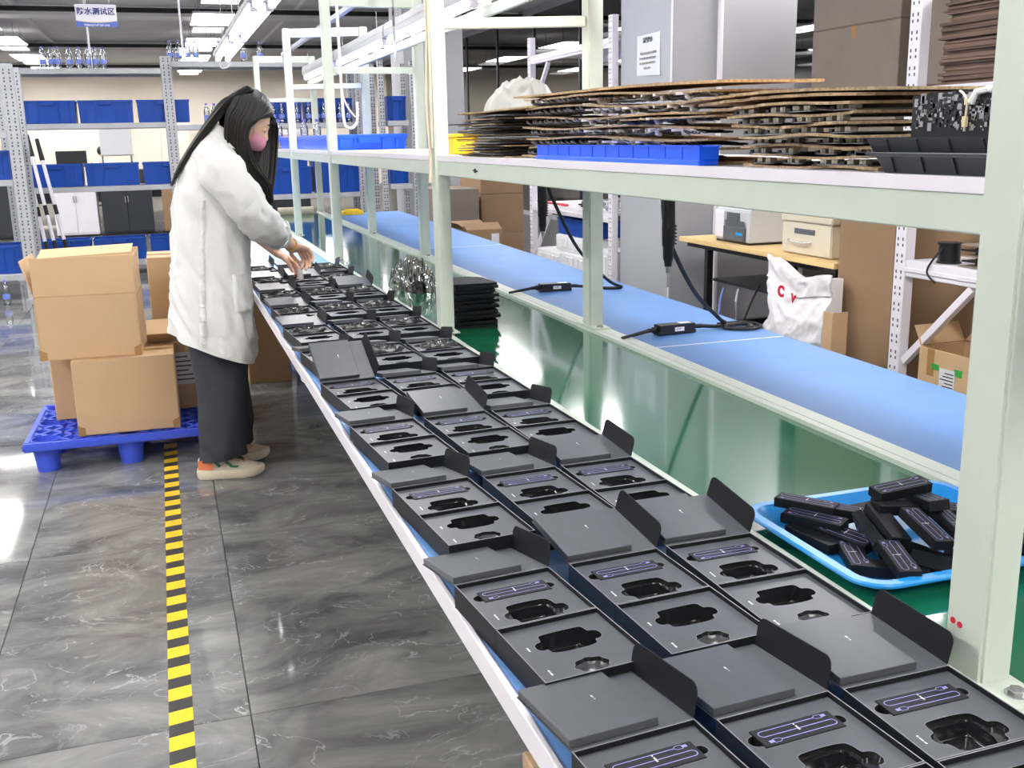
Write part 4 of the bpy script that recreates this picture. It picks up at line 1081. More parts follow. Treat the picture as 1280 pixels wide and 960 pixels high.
# blue pallet
ZP = 0.140
pw, pd = 0.86, 0.74
pc = Vector((-0.235, 5.045, 0))
pt = thing('pallet', 'blue plastic pallet with cup feet and lattice deck under the cartons', 'pallet', pc, -0.02)
def pal(mb, name, **k): return mb.build(name, 'pallet', pt, world=False, **k)
hw, hd = pw/2, pd/2
pal(MB().box((-hw, -hd, 0.105), (hw, -hd+0.03, ZP)).box((-hw, hd-0.03, 0.105), (hw, hd, ZP)).box((-hw, -hd+0.03, 0.105), (-hw+0.03, hd-0.03, ZP)).box((hw-0.03, -hd+0.03, 0.105), (hw, hd-0.03, ZP)), 'deck_frame', bevel=0.006, segs=2)
lat = MB()
n = 9
for k in range(-n, n+1):
    for s in (1, -1):
        # diagonal lattice bars clipped to the deck
        pts = []
        for tt in (-1.0, 1.0):
            pass
        x_a = k*0.095 - (hd-0.03)*s; x_b = k*0.095 + (hd-0.03)*s
        ya, yb = -(hd-0.03), hd-0.03
        def clip(xa, ya, xb, yb):
            lo, hi = 0.0, 1.0
            for q0, q1 in ((xa, xb),):
                for lim, sg in ((-(hw-0.03), 1), (hw-0.03, -1)):
                    da = (q0-lim)*sg; db = (q1-lim)*sg
                    if da < 0 and db < 0: return None
                    if da < 0: lo = max(lo, da/(da-db))
                    elif db < 0: hi = min(hi, da/(da-db))
            if lo >= hi: return None
            return (xa+(xb-xa)*lo, ya+(yb-ya)*lo, xa+(xb-xa)*hi, ya+(yb-ya)*hi)
        c = clip(x_a, ya, x_b, yb)
        if c:
            # leave the cups of the feet open
            A = Vector((c[0], c[1])); B = Vector((c[2], c[3])); nseg = 40; run = None
            for q in range(nseg+1):
                P = A.lerp(B, q/nseg)
                ok = q < nseg and all((P-Vector((sx*(hw-0.085), sy*(hd-0.085)))).length > 0.062 for sx in (-1, 0, 1) for sy in (-1, 0, 1))
                if ok and run is None: run = P.copy()
                if not ok and run is not None:
                    if (P-run).length > 0.012: lat.bar((run.x, run.y, ZP-0.014), (P.x, P.y, ZP-0.014), 0.018, 0.024)
                    run = None
pal(lat, 'lattice_deck', smooth=0)
for sx in (-1, 0, 1):
    for sy in (-1, 0, 1):
        cx_, cy_ = sx*(hw-0.085), sy*(hd-0.085)
        def ring(r, z): return [(cx_+r*math.cos(2*PI*i/20), cy_+r*math.sin(2*PI*i/20), z) for i in range(20)]
        f = MB().loft([ring(0.046, 0.0), ring(0.060, 0.112), ring(0.062, ZP-0.001), ring(0.056, ZP), ring(0.052, 0.11), ring(0.040, 0.012)], cap=True)
        pal(f, 'foot', smooth=0.7)
# stacked cartons on it
carton('plain brown carton at the front of the pallet, lower right of the stack', (-0.232, 4.892, ZP+0.001), (0.425, 0.32, 0.335), -0.015, tape=True, corner=True)
carton('plain brown carton behind the front one at the left of the pallet, mostly hidden', (-0.36, 5.19, ZP+0.001), (0.41, 0.24, 0.325), 0.0, tape=True)
q_top = carton('open brown carton on top of the stack with its flaps standing up', (-0.352, 4.960, 0.4775), (0.415, 0.36, 0.275), -0.045, open_top=[('f', 88, 0.165), ('r', 92, 0.15), ('l', 75, 0.16), ('b', 70, 0.17)], corner=True)
MB().box((-0.175, 0, 0), (0.205, 0.15, 0.004)).xform(Matrix.Translation((0, -0.176, 0.275+0.168)) @ Matrix.Rotation(0.16, 4, 'X') @ Matrix.Rotation(-0.03, 4, 'Y')).build('flap', 'kraft', bpy.data.objects['carton.002'] if False else q_top, world=False, bevel=0.001)
q_lab = carton('brown carton with open flaps beside the white coat, carrying a white label', (0.03, 5.185, ZP+0.001), (0.34, 0.22, 0.325), 0.02, open_top=[('f', 30, 0.12), ('l', 52, 0.13), ('b', 30, 0.12)], m='kraft')
t = q_lab
if t:
    MB().box((-0.075, -0.1108, 0.12), (0.055, -0.1102, 0.275)).build('white_label', 'paper', t, world=False, smooth=0)
    g = MB()
    for k in range(6): g.box((-0.068, -0.1113, 0.14+0.022*k), (0.045-0.02*(k % 3), -0.1109, 0.146+0.022*k))
    g.build('label_print', 'print_dark', t, world=False, smooth=0)
carton('tall closed brown carton standing behind the coat at the back of the pallet', (0.07, 5.62, 0.0), (0.36, 0.34, 0.83), 0.0)
carton('brown carton on the floor under the far part of the left deck', (0.50, 6.24, 0.0), (0.24, 0.30, 0.50), 0.0, m='kraft_dark')
def bin_(label, x, y, z, w=0.53, d=0.36, h=0.235, group='blue storage bins on the steel racks', m='bin_blue', lidded=False):
    t = thing('storage_bin', label, 'bin', (x, y, z), 0, group)
    k = 0.012
    a, b = [[(x-w/2+k, y-d/2+k, z), (x+w/2-k, y-d/2+k, z), (x+w/2-k, y+d/2-k, z), (x-w/2+k, y+d/2-k, z)], [(x-w/2+0.006, y-d/2+0.006, z+h-0.02), (x+w/2-0.006, y-d/2+0.006, z+h-0.02), (x+w/2-0.006, y+d/2-0.006, z+h-0.02), (x-w/2+0.006, y+d/2-0.006, z+h-0.02)]]
    ins = lambda r, q, zz: [(x+(p[0]-x)*(1-q/w*2), y+(p[1]-y)*(1-q/d*2), zz) for p in r]
    MB().loft([a, b, ins(b, 0.004, z+h-0.02), ins(a, 0.004, z+0.004)]).build('bin_body', m, t, smooth=0)
    MB().box((x-w/2, y-d/2, z+h-0.022), (x+w/2, y-d/2+0.008, z+h)).box((x-w/2, y+d/2-0.008, z+h-0.022), (x+w/2, y+d/2, z+h)).box((x-w/2, y-d/2+0.008, z+h-0.022), (x-w/2+0.008, y+d/2-0.008, z+h)).box((x+w/2-0.008, y-d/2+0.008, z+h-0.022), (x+w/2, y+d/2-0.008, z+h)).build('rim', m, t, bevel=0.002)
    MB().box((x-0.06, y-d/2-0.016, z+h-0.05), (x+0.06, y-d/2+0.004, z+h-0.002)).build('grip', m, t, bevel=0.003)
    for dx in (-w*0.36, -w*0.18, w*0.18, w*0.36):
        MB().bar((x+dx, y-d/2+k-0.003, z+0.004), (x+dx, y-d/2-0.002, z+h-0.024), 0.010, 0.014).build('rib', m, t, smooth=0)
    MB().box((x+w*0.33, y-d/2+0.006, z+0.03), (x+w*0.46, y-d/2+0.018, z+0.045)).box((x-w*0.46, y-d/2+0.006, z+0.03), (x-w*0.33, y-d/2+0.018, z+0.045)).build('corner_rib', m, t, smooth=0)
    return t
bin_('blue plastic bin on the floor under the left deck behind the brown carton', 0.915, 6.25, 0.0)

# ================================================================== STEEL RACKS AT THE BACK LEFT
def upright(parent, x, y, h, w=0.11, d=0.05, m='steel', face='y'):
    u = MB().box((x-w/2, y-d/2, 0), (x+w/2, y+d/2, h)).build('upright', m, parent, bevel=0.003)
    s = MB(); k = 0
    z = 0.05
    while z < h-0.04:
        for dx in (-w*0.22, w*0.22):
            if face == 'y': s.box((x+dx-0.007, y-d/2-0.0008, z), (x+dx+0.007, y-d/2-0.0001, z+0.016)); s.box((x+dx-0.004, y-d/2-0.0008, z+0.028), (x+dx+0.008, y-d/2-0.0001, z+0.044))
            else: s.box((x-w/2-0.0008, y+dx*d/w-0.004, z), (x-w/2-0.0001, y+dx*d/w+0.004, z+0.012)); s.box((x-w/2-0.0008, y+dx*d/w-0.003, z+0.024), (x-w/2-0.0001, y+dx*d/w+0.005, z+0.038))
        z += 0.07
    tag(s.build('slots', 'hole', u, smooth=0), kind='stuff')
    MB().box((x-w/2-0.008, y-d/2-0.008, 0), (x+w/2+0.008, y+d/2+0.008, 0.006)).build('foot', m, u, smooth=0)
    return u
def rack(label, x0, x1, yf, depth, levels, h, m='steel', ups=(1, 1), uw=0.11):
    t = thing('steel_rack', label, 'shelving', ((x0+x1)/2, yf+depth/2, 0), 0, 'grey slotted steel racks')
    for i, x in enumerate((x0, x1)):
        if ups[i]:
            upright(t, x, yf, h, w=uw, m=m); upright(t, x, yf+depth, h, w=uw, m=m)
    for z in levels:
        MB().box((x0+0.058, yf-0.02, z-0.055), (x1-0.058, yf+0.02, z)).build('front_beam', m, t, bevel=0.003)
        MB().box((x0+0.058, yf+depth-0.02, z-0.055), (x1-0.058, yf+depth+0.02, z)).build('rear_beam', m, t, bevel=0.003)
        MB().box((x0+0.058, yf+0.021, z-0.02), (x1-0.058, yf+depth-0.021, z-0.001)).build('shelf_panel', m, t, smooth=0)
    return t
RY = 12.0
rack('grey steel rack of blue bins behind the cartons, left bay', -1.47, 0.15, RY, 0.5, (0.16, 0.955, 1.605, 2.155), 2.20, ups=(1, 0))
rack('grey steel rack of blue bins and bottles behind the person, right bay', 0.15, 2.20, RY, 0.5, (0.16, 0.80, 1.575, 2.225), 2.28)
rack('narrow grey steel rack between the right bay and the far pillar', 2.318, 2.67, RY-0.6, 0.5, (0.16, 0.90, 1.575), 2.20, uw=0.06)
rack('grey steel rack cut by the left picture edge', -2.7, -1.222, 10.5, 0.5, (0.235, 1.09, 1.515), 2.10)
for z, nm in ((0.161, 'bottom'), (0.956, 'middle'), (1.606, 'upper')):
    for k, x in enumerate((-1.10, -0.55, -0.185)):
        if k == 2: x = -0.19+0.02
        bin_('blue plastic bin on the %s shelf of the left rack bay, %s' % (nm, ('left one', 'middle one', 'right one')[k]), (-1.06, -0.495, 0.085)[k], RY+0.25, z, w=0.545)
bin_('blue plastic bin at the left of the middle shelf of the right rack bay', 0.70, RY+0.25, 0.801)
for k, x in enumerate((1.345, 1.915)):
    bin_('blue plastic bin on the middle shelf of the right rack bay, %s' % ('left of the posts', 'right one')[k], x, RY+0.25, 0.801, w=0.545, h=0.30)
    bin_('blue plastic bin stacked behind the front one on the middle shelf, %s' % ('left of the posts', 'right one')[k], x-0.02, RY+0.25, 1.102, w=0.53, h=0.2)
    bin_('blue plastic bin at the back of the upper shelf behind the bottles, %s' % ('left one', 'right one')[k], x-0.05, RY+0.30, 1.576, w=0.55, h=0.27, d=0.28)
bin_('narrow blue bin on the upper shelf of the narrow rack', 2.50, RY-0.35, 1.576, w=0.22, h=0.26)
bin_('narrow blue bin on the middle shelf of the narrow rack', 2.50, RY-0.35, 0.901, w=0.22, h=0.26)
for z, nm in ((0.236, 'bottom'), (1.091, 'middle')):
    bin_('blue plastic bin on the %s shelf of the rack at the left edge' % nm, -1.54, 10.75, z, w=0.48, h=0.26)
    bin_('outer blue bin on the %s shelf of the rack at the left edge' % nm, -2.10, 10.75, z, w=0.5, h=0.26)
# bottles
def make_bottle():
    t = thing('water_bottle', 'x', 'bottle', (0, 0, 0), 0, 'clear plastic water bottles')
    prof = [(0.026, 0.0), (0.031, 0.006), (0.030, 0.03), (0.032, 0.05), (0.032, 0.10), (0.029, 0.112), (0.032, 0.125), (0.030, 0.155), (0.019, 0.185), (0.0125, 0.196), (0.0125, 0.205)]
    MB().loft([[(r*math.cos(2*PI*i/14), r*math.sin(2*PI*i/14), z) for i in range(14)] for r, z in prof]).build('bottle_body', 'pet', t, world=False, smooth=0.9)
    MB().cyl((0, 0, 0.203), (0, 0, 0.222), 0.0145, 14).build('cap', 'cap_blue', t, world=False)
    MB().loft([[(0.0325*math.cos(2*PI*i/14), 0.0325*math.sin(2*PI*i/14), z) for i in range(14)] for z in (0.052, 0.098)], cap=False).build('label_band', 'label_blue', t, world=False, smooth=0.9)
    return t
bot = make_bottle(); ub = False
def bottle(x, y, z, lab, s=1.0):
    global ub
    if not ub: o = bot; o['label'] = lab; o.location = (x, y, z); ub = True
    else: o = dup(bot, (x, y, z), None, lab)
    return o
for k, x in enumerate((-1.05, -0.972, -0.908, -0.797, -0.704, -0.618, -0.546, -0.468)):
    bottle(x, RY+0.10+0.03*(k % 2), 2.1555, 'clear water bottle on top of the left rack bay, %s from the left' % (ORD[k] if k else 'first'))
for k, x in enumerate((0.165, 0.255, 0.345, 0.43, 0.665, 0.93, 1.10)):
    bottle(x+0.04, RY+0.10+0.04*(k % 2), 2.2255, 'clear water bottle on top of the right rack bay, %s from the left' % (ORD[k] if k else 'first'))
for k, x in enumerate((0.53, 0.61, 0.71, 0.80)):
    bottle(x, RY+0.10, 1.5755, 'water bottle on the rack shelf just left of the hair, %s from the left' % (ORD[k] if k else 'first'))
for k, x in enumerate((1.16, 1.24, 1.33, 1.42, 1.50, 1.63, 1.72, 1.80, 1.90, 1.98, 2.08)):
    bottle(x, RY+0.08+0.02*(k % 2), 1.5755, 'water bottle on the rack shelf behind the line posts, %s from the left' % (ORD[k] if k else 'first'))
# trays, box and bottles at the far end of the overhead shelf
t = bin_('long bright blue tray bin at the far end of the overhead shelf', 1.12, 7.2, ZS, w=0.44, d=2.6, h=0.085, m='bin_cobalt', group='bright blue trays on the shelf')
single('flat_carton', MB().box((0.90, 8.62, ZS), (1.32, 9.1, ZS+0.10)), 'kraft', 'flat brown carton on the overhead shelf behind the blue tray', 'carton', bevel=0.003)
single('white_case', MB().box((0.90, 8.64, ZS+0.1005), (1.14, 9.0, ZS+0.14)), 'white', 'white flat case lying on the flat carton on the shelf', 'case', bevel=0.006)
for k in range(4):
    b = bottle(0.90+0.035*(k % 2), 8.15+0.085*k+0.35*(k > 9), ZS+0.0001, 'water bottle on the far overhead shelf by the head, %s from the left' % (ORD[k] if k else 'first'))
    b.location.y = 8.52-0.0; b.location.x = 0.905+0.10*k; 
# white poles leaning between the racks
for k, (a, b) in enumerate((((-1.215, 11.62, 1.30), (-1.03, 11.35, 0.006)), ((-1.13, 11.66, 1.26), (-0.93, 11.42, 0.006)), ((-1.27, 11.70, 1.12), (-1.12, 11.34, 0.006)))):
    A = Vector(a); B = Vector(b); d = (A-B).normalized()
    t = thing('broom_pole', 'white pole with black grip leaning between the racks, %s' % ('middle one', 'right one', 'left one')[k], 'pole', b, 0, 'white poles leaning between the racks')
    MB().cyl(B, A, 0.018, 12).build('shaft', 'white', t)
    MB().cyl(A-d*0.02, A+d*0.20, 0.024, 12, 0.018).build('grip', 'rubber', t)
    MB().cyl(B+d*0.35, B+d*0.46, 0.0195, 12).cyl(B+d*0.72, B+d*0.82, 0.0195, 12).build('black_band', 'rubber', t)
bottle(-1.42, 10.2, 0.0001, 'tall clear bottle standing on the floor at the left picture edge')

# ================================================================== RIGHT SIDE: TABLE, PRINTERS, RACKS, CARTONS
t = thing('work_table', 'pale wood topped table with black frame carrying the two printers', 'table', (3.42, 5.07, 0))
MB().box((3.06, 4.28, 0.72), (3.78, 5.90, 0.748)).build('table_top', 'wood', t, bevel=0.002)
for x in (3.12, 3.72):
    for y in (4.34, 5.62):
        MB().box((x-0.02, y-0.02, 0), (x+0.02, y+0.02, 0.69)).build('leg', 'plastic_black', t, bevel=0.002)
MB().box((3.10, 4.32, 0.69), (3.74, 5.86, 0.7195)).build('apron', 'plastic_black', t, smooth=0)
MB().box((3.14, 4.36, 0.50), (3.70, 5.60, 0.515)).build('lower_tray', 'plastic_black', t, smooth=0)
MB().box((3.10, 5.60, 0.20), (3.74, 5.64, 0.24)).build('cross_bar', 'plastic_black', t, smooth=0)
t = thing('label_printer', 'light grey label printer with dark front at the left on the wooden table', 'printer', (3.30, 5.36, 0.7485), 0.0)
p = [(-0.16, 0.012), (0.16, 0.012), (0.16, 0.225), (-0.10, 0.235), (-0.16, 0.19)]
MB().prism(p, -0.17, 0.22, lambda u, v, h: (3.30+u, 5.36+h, 0.7485+v)).build('case', 'printer_grey', t, bevel=0.006, segs=2)
MB().box((3.13, 5.47, 0.775), (3.1395, 5.57, 0.93)).build('side_door', 'white', t, bevel=0.003)
MB().add([(3.138, 5.24, 0.80), (3.138, 5.46, 0.80), (3.132, 5.46, 0.88), (3.132, 5.24, 0.88)], [(0, 3, 2, 1)]).box((3.120, 5.23, 0.765), (3.1395, 5.46, 0.845)).build('dark_front', 'printer_dark', t, bevel=0.004)
MB().box((3.1355, 5.30, 0.862), (3.1395, 5.45, 0.925)).build('dark_window', 'printer_dark', t, bevel=0.002)
MB().box((3.117, 5.24, 0.80), (3.1198, 5.31, 0.815)).build('blue_badge', 'tray_cyan', t, smooth=0)
MB().box((3.14, 5.20, 0.7485), (3.46, 5.57, 0.7605)).build('foot_plate', 'plastic_black', t, bevel=0.002)
t = thing('desktop_printer', 'cream boxy machine with a drawer handle at the right on the wooden table', 'printer', (3.30, 4.62, 0.7485), 0.0)
MB().box((3.13, 4.41, 0.7525), (3.55, 4.85, 0.915)).build('case', 'cream', t, bevel=0.006, segs=2)
MB().box((3.125, 4.40, 0.918), (3.555, 4.86, 0.955)).build('lid', 'cream', t, bevel=0.006, segs=2)
MB().box((3.127, 4.55, 0.858), (3.1305, 4.73, 0.885)).build('dark_slot', 'printer_dark', t, smooth=0)
MB().tube(smooth_path([(3.129, 4.78, 0.822), (3.112, 4.76, 0.818), (3.108, 4.68, 0.816), (3.112, 4.60, 0.818), (3.129, 4.58, 0.822)]), 0.005, 8).build('handle', 'metal', t)
for dx in (3.17, 3.51):
    for dy in (4.45, 4.81): MB().cyl((dx, dy, 0.7485), (dx, dy, 0.753), 0.012, 10).build('rubber_foot', 'rubber', t)
for k, pts in enumerate(([(3.08, 5.2, 0.50), (2.98, 5.05, 0.46), (3.04, 5.15, 0.33), (2.98, 5.22, 0.27)], [(3.1, 5.0, 0.55), (2.99, 4.91, 0.47), (2.95, 4.93, 0.33), (2.97, 5.0, 0.20), (2.99, 5.1, 0.16)], [(3.1, 5.4, 0.48), (3.02, 5.3, 0.40), (2.98, 5.2, 0.24), (3.05, 4.9, 0.22)])):
    single('loose_cable', MB().tube(smooth_path(pts, 8), 0.006, 8), ('printer_grey', 'rubber', 'label_blue')[k], ('grey cable sagging under the wooden table', 'black cable looped under the wooden table', 'bluish cable lowest under the wooden table')[k], 'cable', 'loose cables under the wooden table')
# white woven bag, folded, on a low carton
carton('low brown carton under the wooden table carrying the white bag', (2.975, 4.52, 0.0), (0.22, 0.48, 0.27), 0.0, m='kraft')
t = thing('woven_bag', 'crumpled white plastic bag with red lettering stuffed under the wooden table', 'bag', (2.98, 4.37, 0.272))
def bag_z(y): return 0.685 + 0.030*math.sin((y-4.05)*11.0+0.6) + 0.03*((y-4.4)/0.35)
def bag_x(y, w):
    # front surface of the bag: bulges towards the line, narrows at the far lower corner
    c = 1-((y-4.40)/0.40)**2
    b = 0.115*math.sqrt(max(0.02, c))*(0.55+0.45*math.sin(PI*min(1, w*1.1+0.1)))
    q = Vector((y*9, w*4, 2.0)); q2 = Vector((y*24+w*7, w*11, 5.0))
    return 3.0 - b + 0.030*abs(noise.noise(q)) + 0.014*abs(noise.noise(q2))
def bag_sheet(w0, w1, off, n1=34, n2=46, shift=0.0):
    rows = []
    for i in range(n1+1):
        w = w0+(w1-w0)*i/n1; row = []
        for k in range(n2+1):
            v = k/n2
            yl = 4.70 - 0.10*math.exp(-((w-0.45)/0.16)**2) + 0.05*(w < 0.15)
            y = 4.15 + (yl-4.15)*v
            z0 = 0.2725; z = z0 + (bag_z(y)-z0)*w
            row.append(Vector((bag_x(y, w)-off, y+shift, z)))
        rows.append(row)
    return rows
g = MB(); rows = bag_sheet(0, 1, 0.0)
back = [[Vector((3.025, p.y, p.z)) for p in r] for r in rows]
loop = [f + b[::-1] for f, b in zip(rows, back)]
g.loft(loop); g.build('bag_body', 'bagwhite', t, smooth=0.9)
g = MB(); fr = bag_sheet(0.80, 1.045, 0.012, 10, 46); bk = [[p + Vector((0.008, 0, 0)) for p in r] for r in fr]
g.loft([f + b[::-1] for f, b in zip(fr, bk)]); g.build('folded_hem', 'bagwhite', t, smooth=0.9)
Mb = Matrix.Translation((2.885, 4.46, 0.60)) @ Matrix.Rotation(-PI/2, 4, 'Z') @ Matrix.Rotation(PI/2, 4, 'X') @ Matrix.Rotation(-0.12, 4, 'Z')
lettering('red_letter', 'C', 0.075, 'red', t, Mb, bold=0.004, ext=0.002)
lettering('red_letter', 'V', 0.055, 'red', t, Matrix.Translation((2.885, 4.35, 0.578)) @ Matrix.Rotation(-PI/2, 4, 'Z') @ Matrix.Rotation(PI/2, 4, 'X') @ Matrix.Rotation(-0.2, 4, 'Z'), bold=0.003, ext=0.002)
# tall carton at the table end, kraft sheet edge
carton('tall brown carton standing at the near end of the wooden table', (3.31, 4.045, 0.0), (0.50, 0.40, 1.25), 0.0, m='kraft_dark', open_top=[('l', 100, 0.12)])
single('cardboard_flap', MB().box((2.855, 3.985, 0.0), (2.862, 4.055, 0.565)).box((2.862, 3.985, 0.0), (2.94, 3.992, 0.565)), 'kraft', 'pale folded cardboard strip standing between the white bag and the tall carton', 'cardboard', bevel=0.001)
def rack_x(label, xf, depth, ya, yb, levels, h, m='white', group='white slotted racks on the right'):
    t = thing('slotted_rack', label, 'shelving', (xf+depth/2, (ya+yb)/2, 0), 0, group)
    for y in (ya, yb):
        for x in (xf, xf+depth): upright(t, x, y, h, w=0.05, d=0.07, m=m, face='x')
    for z in levels:
        MB().box((xf-0.02, ya+0.036, z-0.07), (xf+0.02, yb-0.036, z)).box((xf-0.026, ya+0.036, z-0.05), (xf-0.02, yb-0.036, z-0.03)).build('front_beam', m, t, bevel=0.003)
        MB().box((xf+depth-0.02, ya+0.036, z-0.07), (xf+depth+0.02, yb-0.036, z)).build('rear_beam', m, t, bevel=0.003)
        MB().box((xf+0.021, ya+0.036, z-0.02), (xf+depth-0.021, yb-0.036, z-0.001)).build('shelf_panel', m, t, smooth=0)
        MB().bar((xf, yb-0.045, z-0.44), (xf, yb-0.42, z-0.075), 0.03, 0.03).build('brace', m, t, smooth=0)
    return t
rack_x('white slotted rack at the right behind the blue deck', 3.0, 0.55, 1.9, 3.70, (0.30, 0.835, 1.545), 2.5)
rack_x('white slotted rack behind the line, left of the near pillar', 3.12, 0.55, 7.06, 8.80, (0.22, 0.815, 2.05), 2.2)
t = carton('brown carton with white label and green tape on the low shelf of the right rack', (3.10, 3.39, 0.301), (0.24, 0.30, 0.185), 0.03, open_top=[('r', 40, 0.1), ('b', 60, 0.09), ('f', 45, 0.12)], m='kraft')
MB().box((-0.1212, -0.06, 0.015), (-0.1204, 0.025, 0.115)).build('white_label', 'paper', t, world=False, smooth=0)
MB().box((-0.1211, -0.10, 0.095), (-0.1203, -0.055, 0.125)).box((-0.1211, 0.03, 0.10), (-0.1203, 0.075, 0.125)).build('green_tape', 'green_tape', t, world=False, smooth=0)
MB().box((-0.1209, 0.06, 0.07), (-0.1202, 0.10, 0.184)).build('tape', 'tape', t, world=False, smooth=0)
g = MB()
for k in range(6): g.box((-0.1216, -0.055, 0.025+0.014*k), (-0.1213, 0.018-0.012*(k % 3), 0.030+0.014*k))
g.build('label_print', 'print_dark', t, world=False, smooth=0)
carton('large dark brown carton deep on the low shelf of the right rack', (3.42, 3.15, 0.301), (0.22, 0.95, 0.42), 0.0, m='kraft_dark')
t = thing('wire_spool', 'black spool of cable on the middle shelf of the right rack', 'spool', (3.06, 3.50, 0.836))
MB().cyl((3.06, 3.50, 0.836), (3.06, 3.50, 0.842), 0.05, 20).cyl((3.06, 3.50, 0.842), (3.06, 3.50, 0.915), 0.044, 20).cyl((3.06, 3.50, 0.915), (3.06, 3.50, 0.921), 0.05, 20).build('spool_body', 'plastic_black', t)
MB().tube(smooth_path([(3.02, 3.49, 0.90), (2.985, 3.50, 0.86), (2.97, 3.52, 0.80), (2.972, 3.47, 0.76)], 6), 0.004, 6).build('loose_end', 'rubber', t)
z = 0.836
for k in range(5):
    single('rack_board', MB().box((3.0+0.01*(k % 2), 3.10, z), (3.25, 3.38-0.01*(k % 3), z+0.006)), 'kraft_grey' if k % 2 == 0 else 'plastic_black', 'board of the small layered pile on the right rack, %s from the bottom' % (ORD[k] if k else 'first'), 'board', 'layered boards on the right rack', smooth=0)
    if k < 4:
        single('rack_part', MB().box((3.03, 3.12+0.02*k, z+0.0062), (3.08, 3.20, z+0.0215)).box((3.05, 3.26, z+0.0062), (3.09, 3.34, z+0.0215)), 'plastic_black', 'black part between the layered boards of the right rack, %s from the bottom' % (ORD[k] if k else 'first'), 'part', 'layered boards on the right rack', smooth=0)
    z += 0.0217
# stack of flattened cartons on the top shelf of the right rack
z = 1.5455; rnd = random.Random(17)
for k in range(36):
    h = rnd.choice((0.007, 0.009, 0.011))
    a = rnd.uniform(-0.03, 0.03); dx = rnd.uniform(-0.012, 0.02); dy = rnd.uniform(-0.02, 0.02)
    single('flattened_carton', MB().obox((3.235+dx, 3.36+dy, z+h/2), (0.38, 0.50, h), rz(a*0.6)), 'kraft_old', 'flattened carton in the pile on the right rack, %s from the bottom' % ((ORD)[k] if k else 'first'), 'cardboard', 'flattened cartons piled on the right rack', loc=(3.235, 3.36, z), smooth=0)
    z += h + 0.001
# big grey-brown cartons piled behind
for k, (z0, h) in enumerate(((0.0, 0.66), (0.661, 0.66), (1.322, 0.648), (1.971, 0.70))):
    carton('large grey brown carton in the tall pile behind the wooden table, %s' % ('lowest', 'second from the floor', 'third from the floor', 'topmost')[k], (4.25, 5.38, z0), (0.70, 0.82, h), 0.0, m='kraft_grey')
for k, (z0, h) in enumerate(((0.0, 0.80), (0.801, 0.80), (1.602, 0.80))):
    carton('large grey brown carton of the second pile behind the right rack, %s' % ('lowest', 'middle', 'topmost')[k], (4.25, 4.40, z0), (0.70, 0.80, h), 0.0, m='kraft_grey')
# contents of the left white rack
for k, (x, y, z, s) in enumerate(((3.26, 8.42, 0.221, (0.30, 0.56, 0.20)), (3.26, 7.80, 0.221, (0.30, 0.60, 0.22)), (3.28, 7.95, 0.442, (0.28, 0.70, 0.13)), (3.26, 7.29, 0.221, (0.30, 0.30, 0.30)))):
    t = thing('foam_block', 'white foam packing block on the low shelf of the left white rack, %s' % ('farthest', 'middle', 'upper one', 'nearest the pillar')[k], 'foam', (x, y, z), 0, 'white foam blocks on the low shelf')
    w, d, h = s
    MB().box((x-w/2, y-d/2, z), (x+w/2, y+d/2, z+h)).build('block', 'foam', t, bevel=0.008, segs=2)
    m = MB()
    for q in range(int(d/0.1)): m.box((x-w/2-0.010, y-d/2+0.02+0.1*q, z+0.03), (x-w/2+0.002, y-d/2+0.08+0.1*q, z+h-0.03))
    m.build('moulded_ribs', 'foam', t, bevel=0.004)
bin_('wide blue bin on the foam blocks under the middle shelf of the left white rack', 3.30, 7.95, 0.5755, w=0.30, d=0.70, h=0.14)
single('red_tool', MB().tube([(3.11, 8.66, 0.826), (3.13, 8.0, 0.826)], 0.010, 8), 'red', 'red rod lying on the middle shelf of the left white rack', 'tool')
single('black_cables', crumple(51, 0.10, 0.22, 0.05, 25, 0.8, 14).xform(Matrix.Translation((3.25, 7.75, 0.845))), 'rubber', 'tangle of black cables on the middle shelf of the left white rack', 'cable', loc=(3.25, 7.75, 0.816))
single('pink_sack', crumple(53, 0.13, 0.20, 0.07, 10, 0.5, 16).xform(Matrix.Translation((3.25, 7.27, 0.855))), 'sleeve', 'clear pinkish bag on the middle shelf of the left white rack', 'bag', loc=(3.25, 7.27, 0.816))
# cartons further back between the pillars
q_far = carton('brown carton with a white label and open flaps beyond the blue deck', (2.48, 8.45, 0.40), (0.32, 0.36, 0.235), 0.10, m='kraft_dark', open_top=[('l', 35, 0.10), ('b', 20, 0.12), ('f', 150, 0.10)])
q = q_far
MB().box((0.06, -0.181, 0.10), (0.13, -0.1805, 0.20)).build('white_label', 'paper', q, world=False, smooth=0)
carton('brown carton on the floor under the labelled carton beyond the blue deck', (2.50, 8.45, 0.0), (0.40, 0.40, 0.399), 0.0, m='kraft_dark')
for k, z0 in enumerate((0.14, 0.501, 0.862)):
    carton('brown carton in the pile on the far pallet beyond the blue deck, %s' % ('lowest', 'middle', 'topmost')[k], (3.02, 9.75, z0), (0.42, 0.70, 0.36), 0.0, m='kraft_dark')
single('far_pallet', MB().box((2.75, 9.35, 0.10), (3.35, 10.15, 0.139)).box((2.78, 9.38, 0), (2.88, 9.48, 0.10)).box((3.2, 9.38, 0), (3.3, 9.48, 0.10)).box((2.78, 10.0, 0), (2.88, 10.1, 0.10)).box((3.2, 10.0, 0), (3.3, 10.1, 0.10)), 'pallet', 'blue pallet under the carton pile beyond the blue deck', 'pallet', bevel=0.004)
single('locker', MB().box((2.32, 9.2, 0.0), (2.73, 9.9, 0.93)), 'kraft_grey', 'dull brown cabinet left of the carton pile beyond the blue deck', 'cabinet', bevel=0.004)
single('spray_can', MB().cyl((2.42, 9.15, 0.64+0.0), (2.42, 9.15, 0.66), 0.04, 14), 'white', 'white cap left lying before the dull brown cabinet', 'cap') if False else None

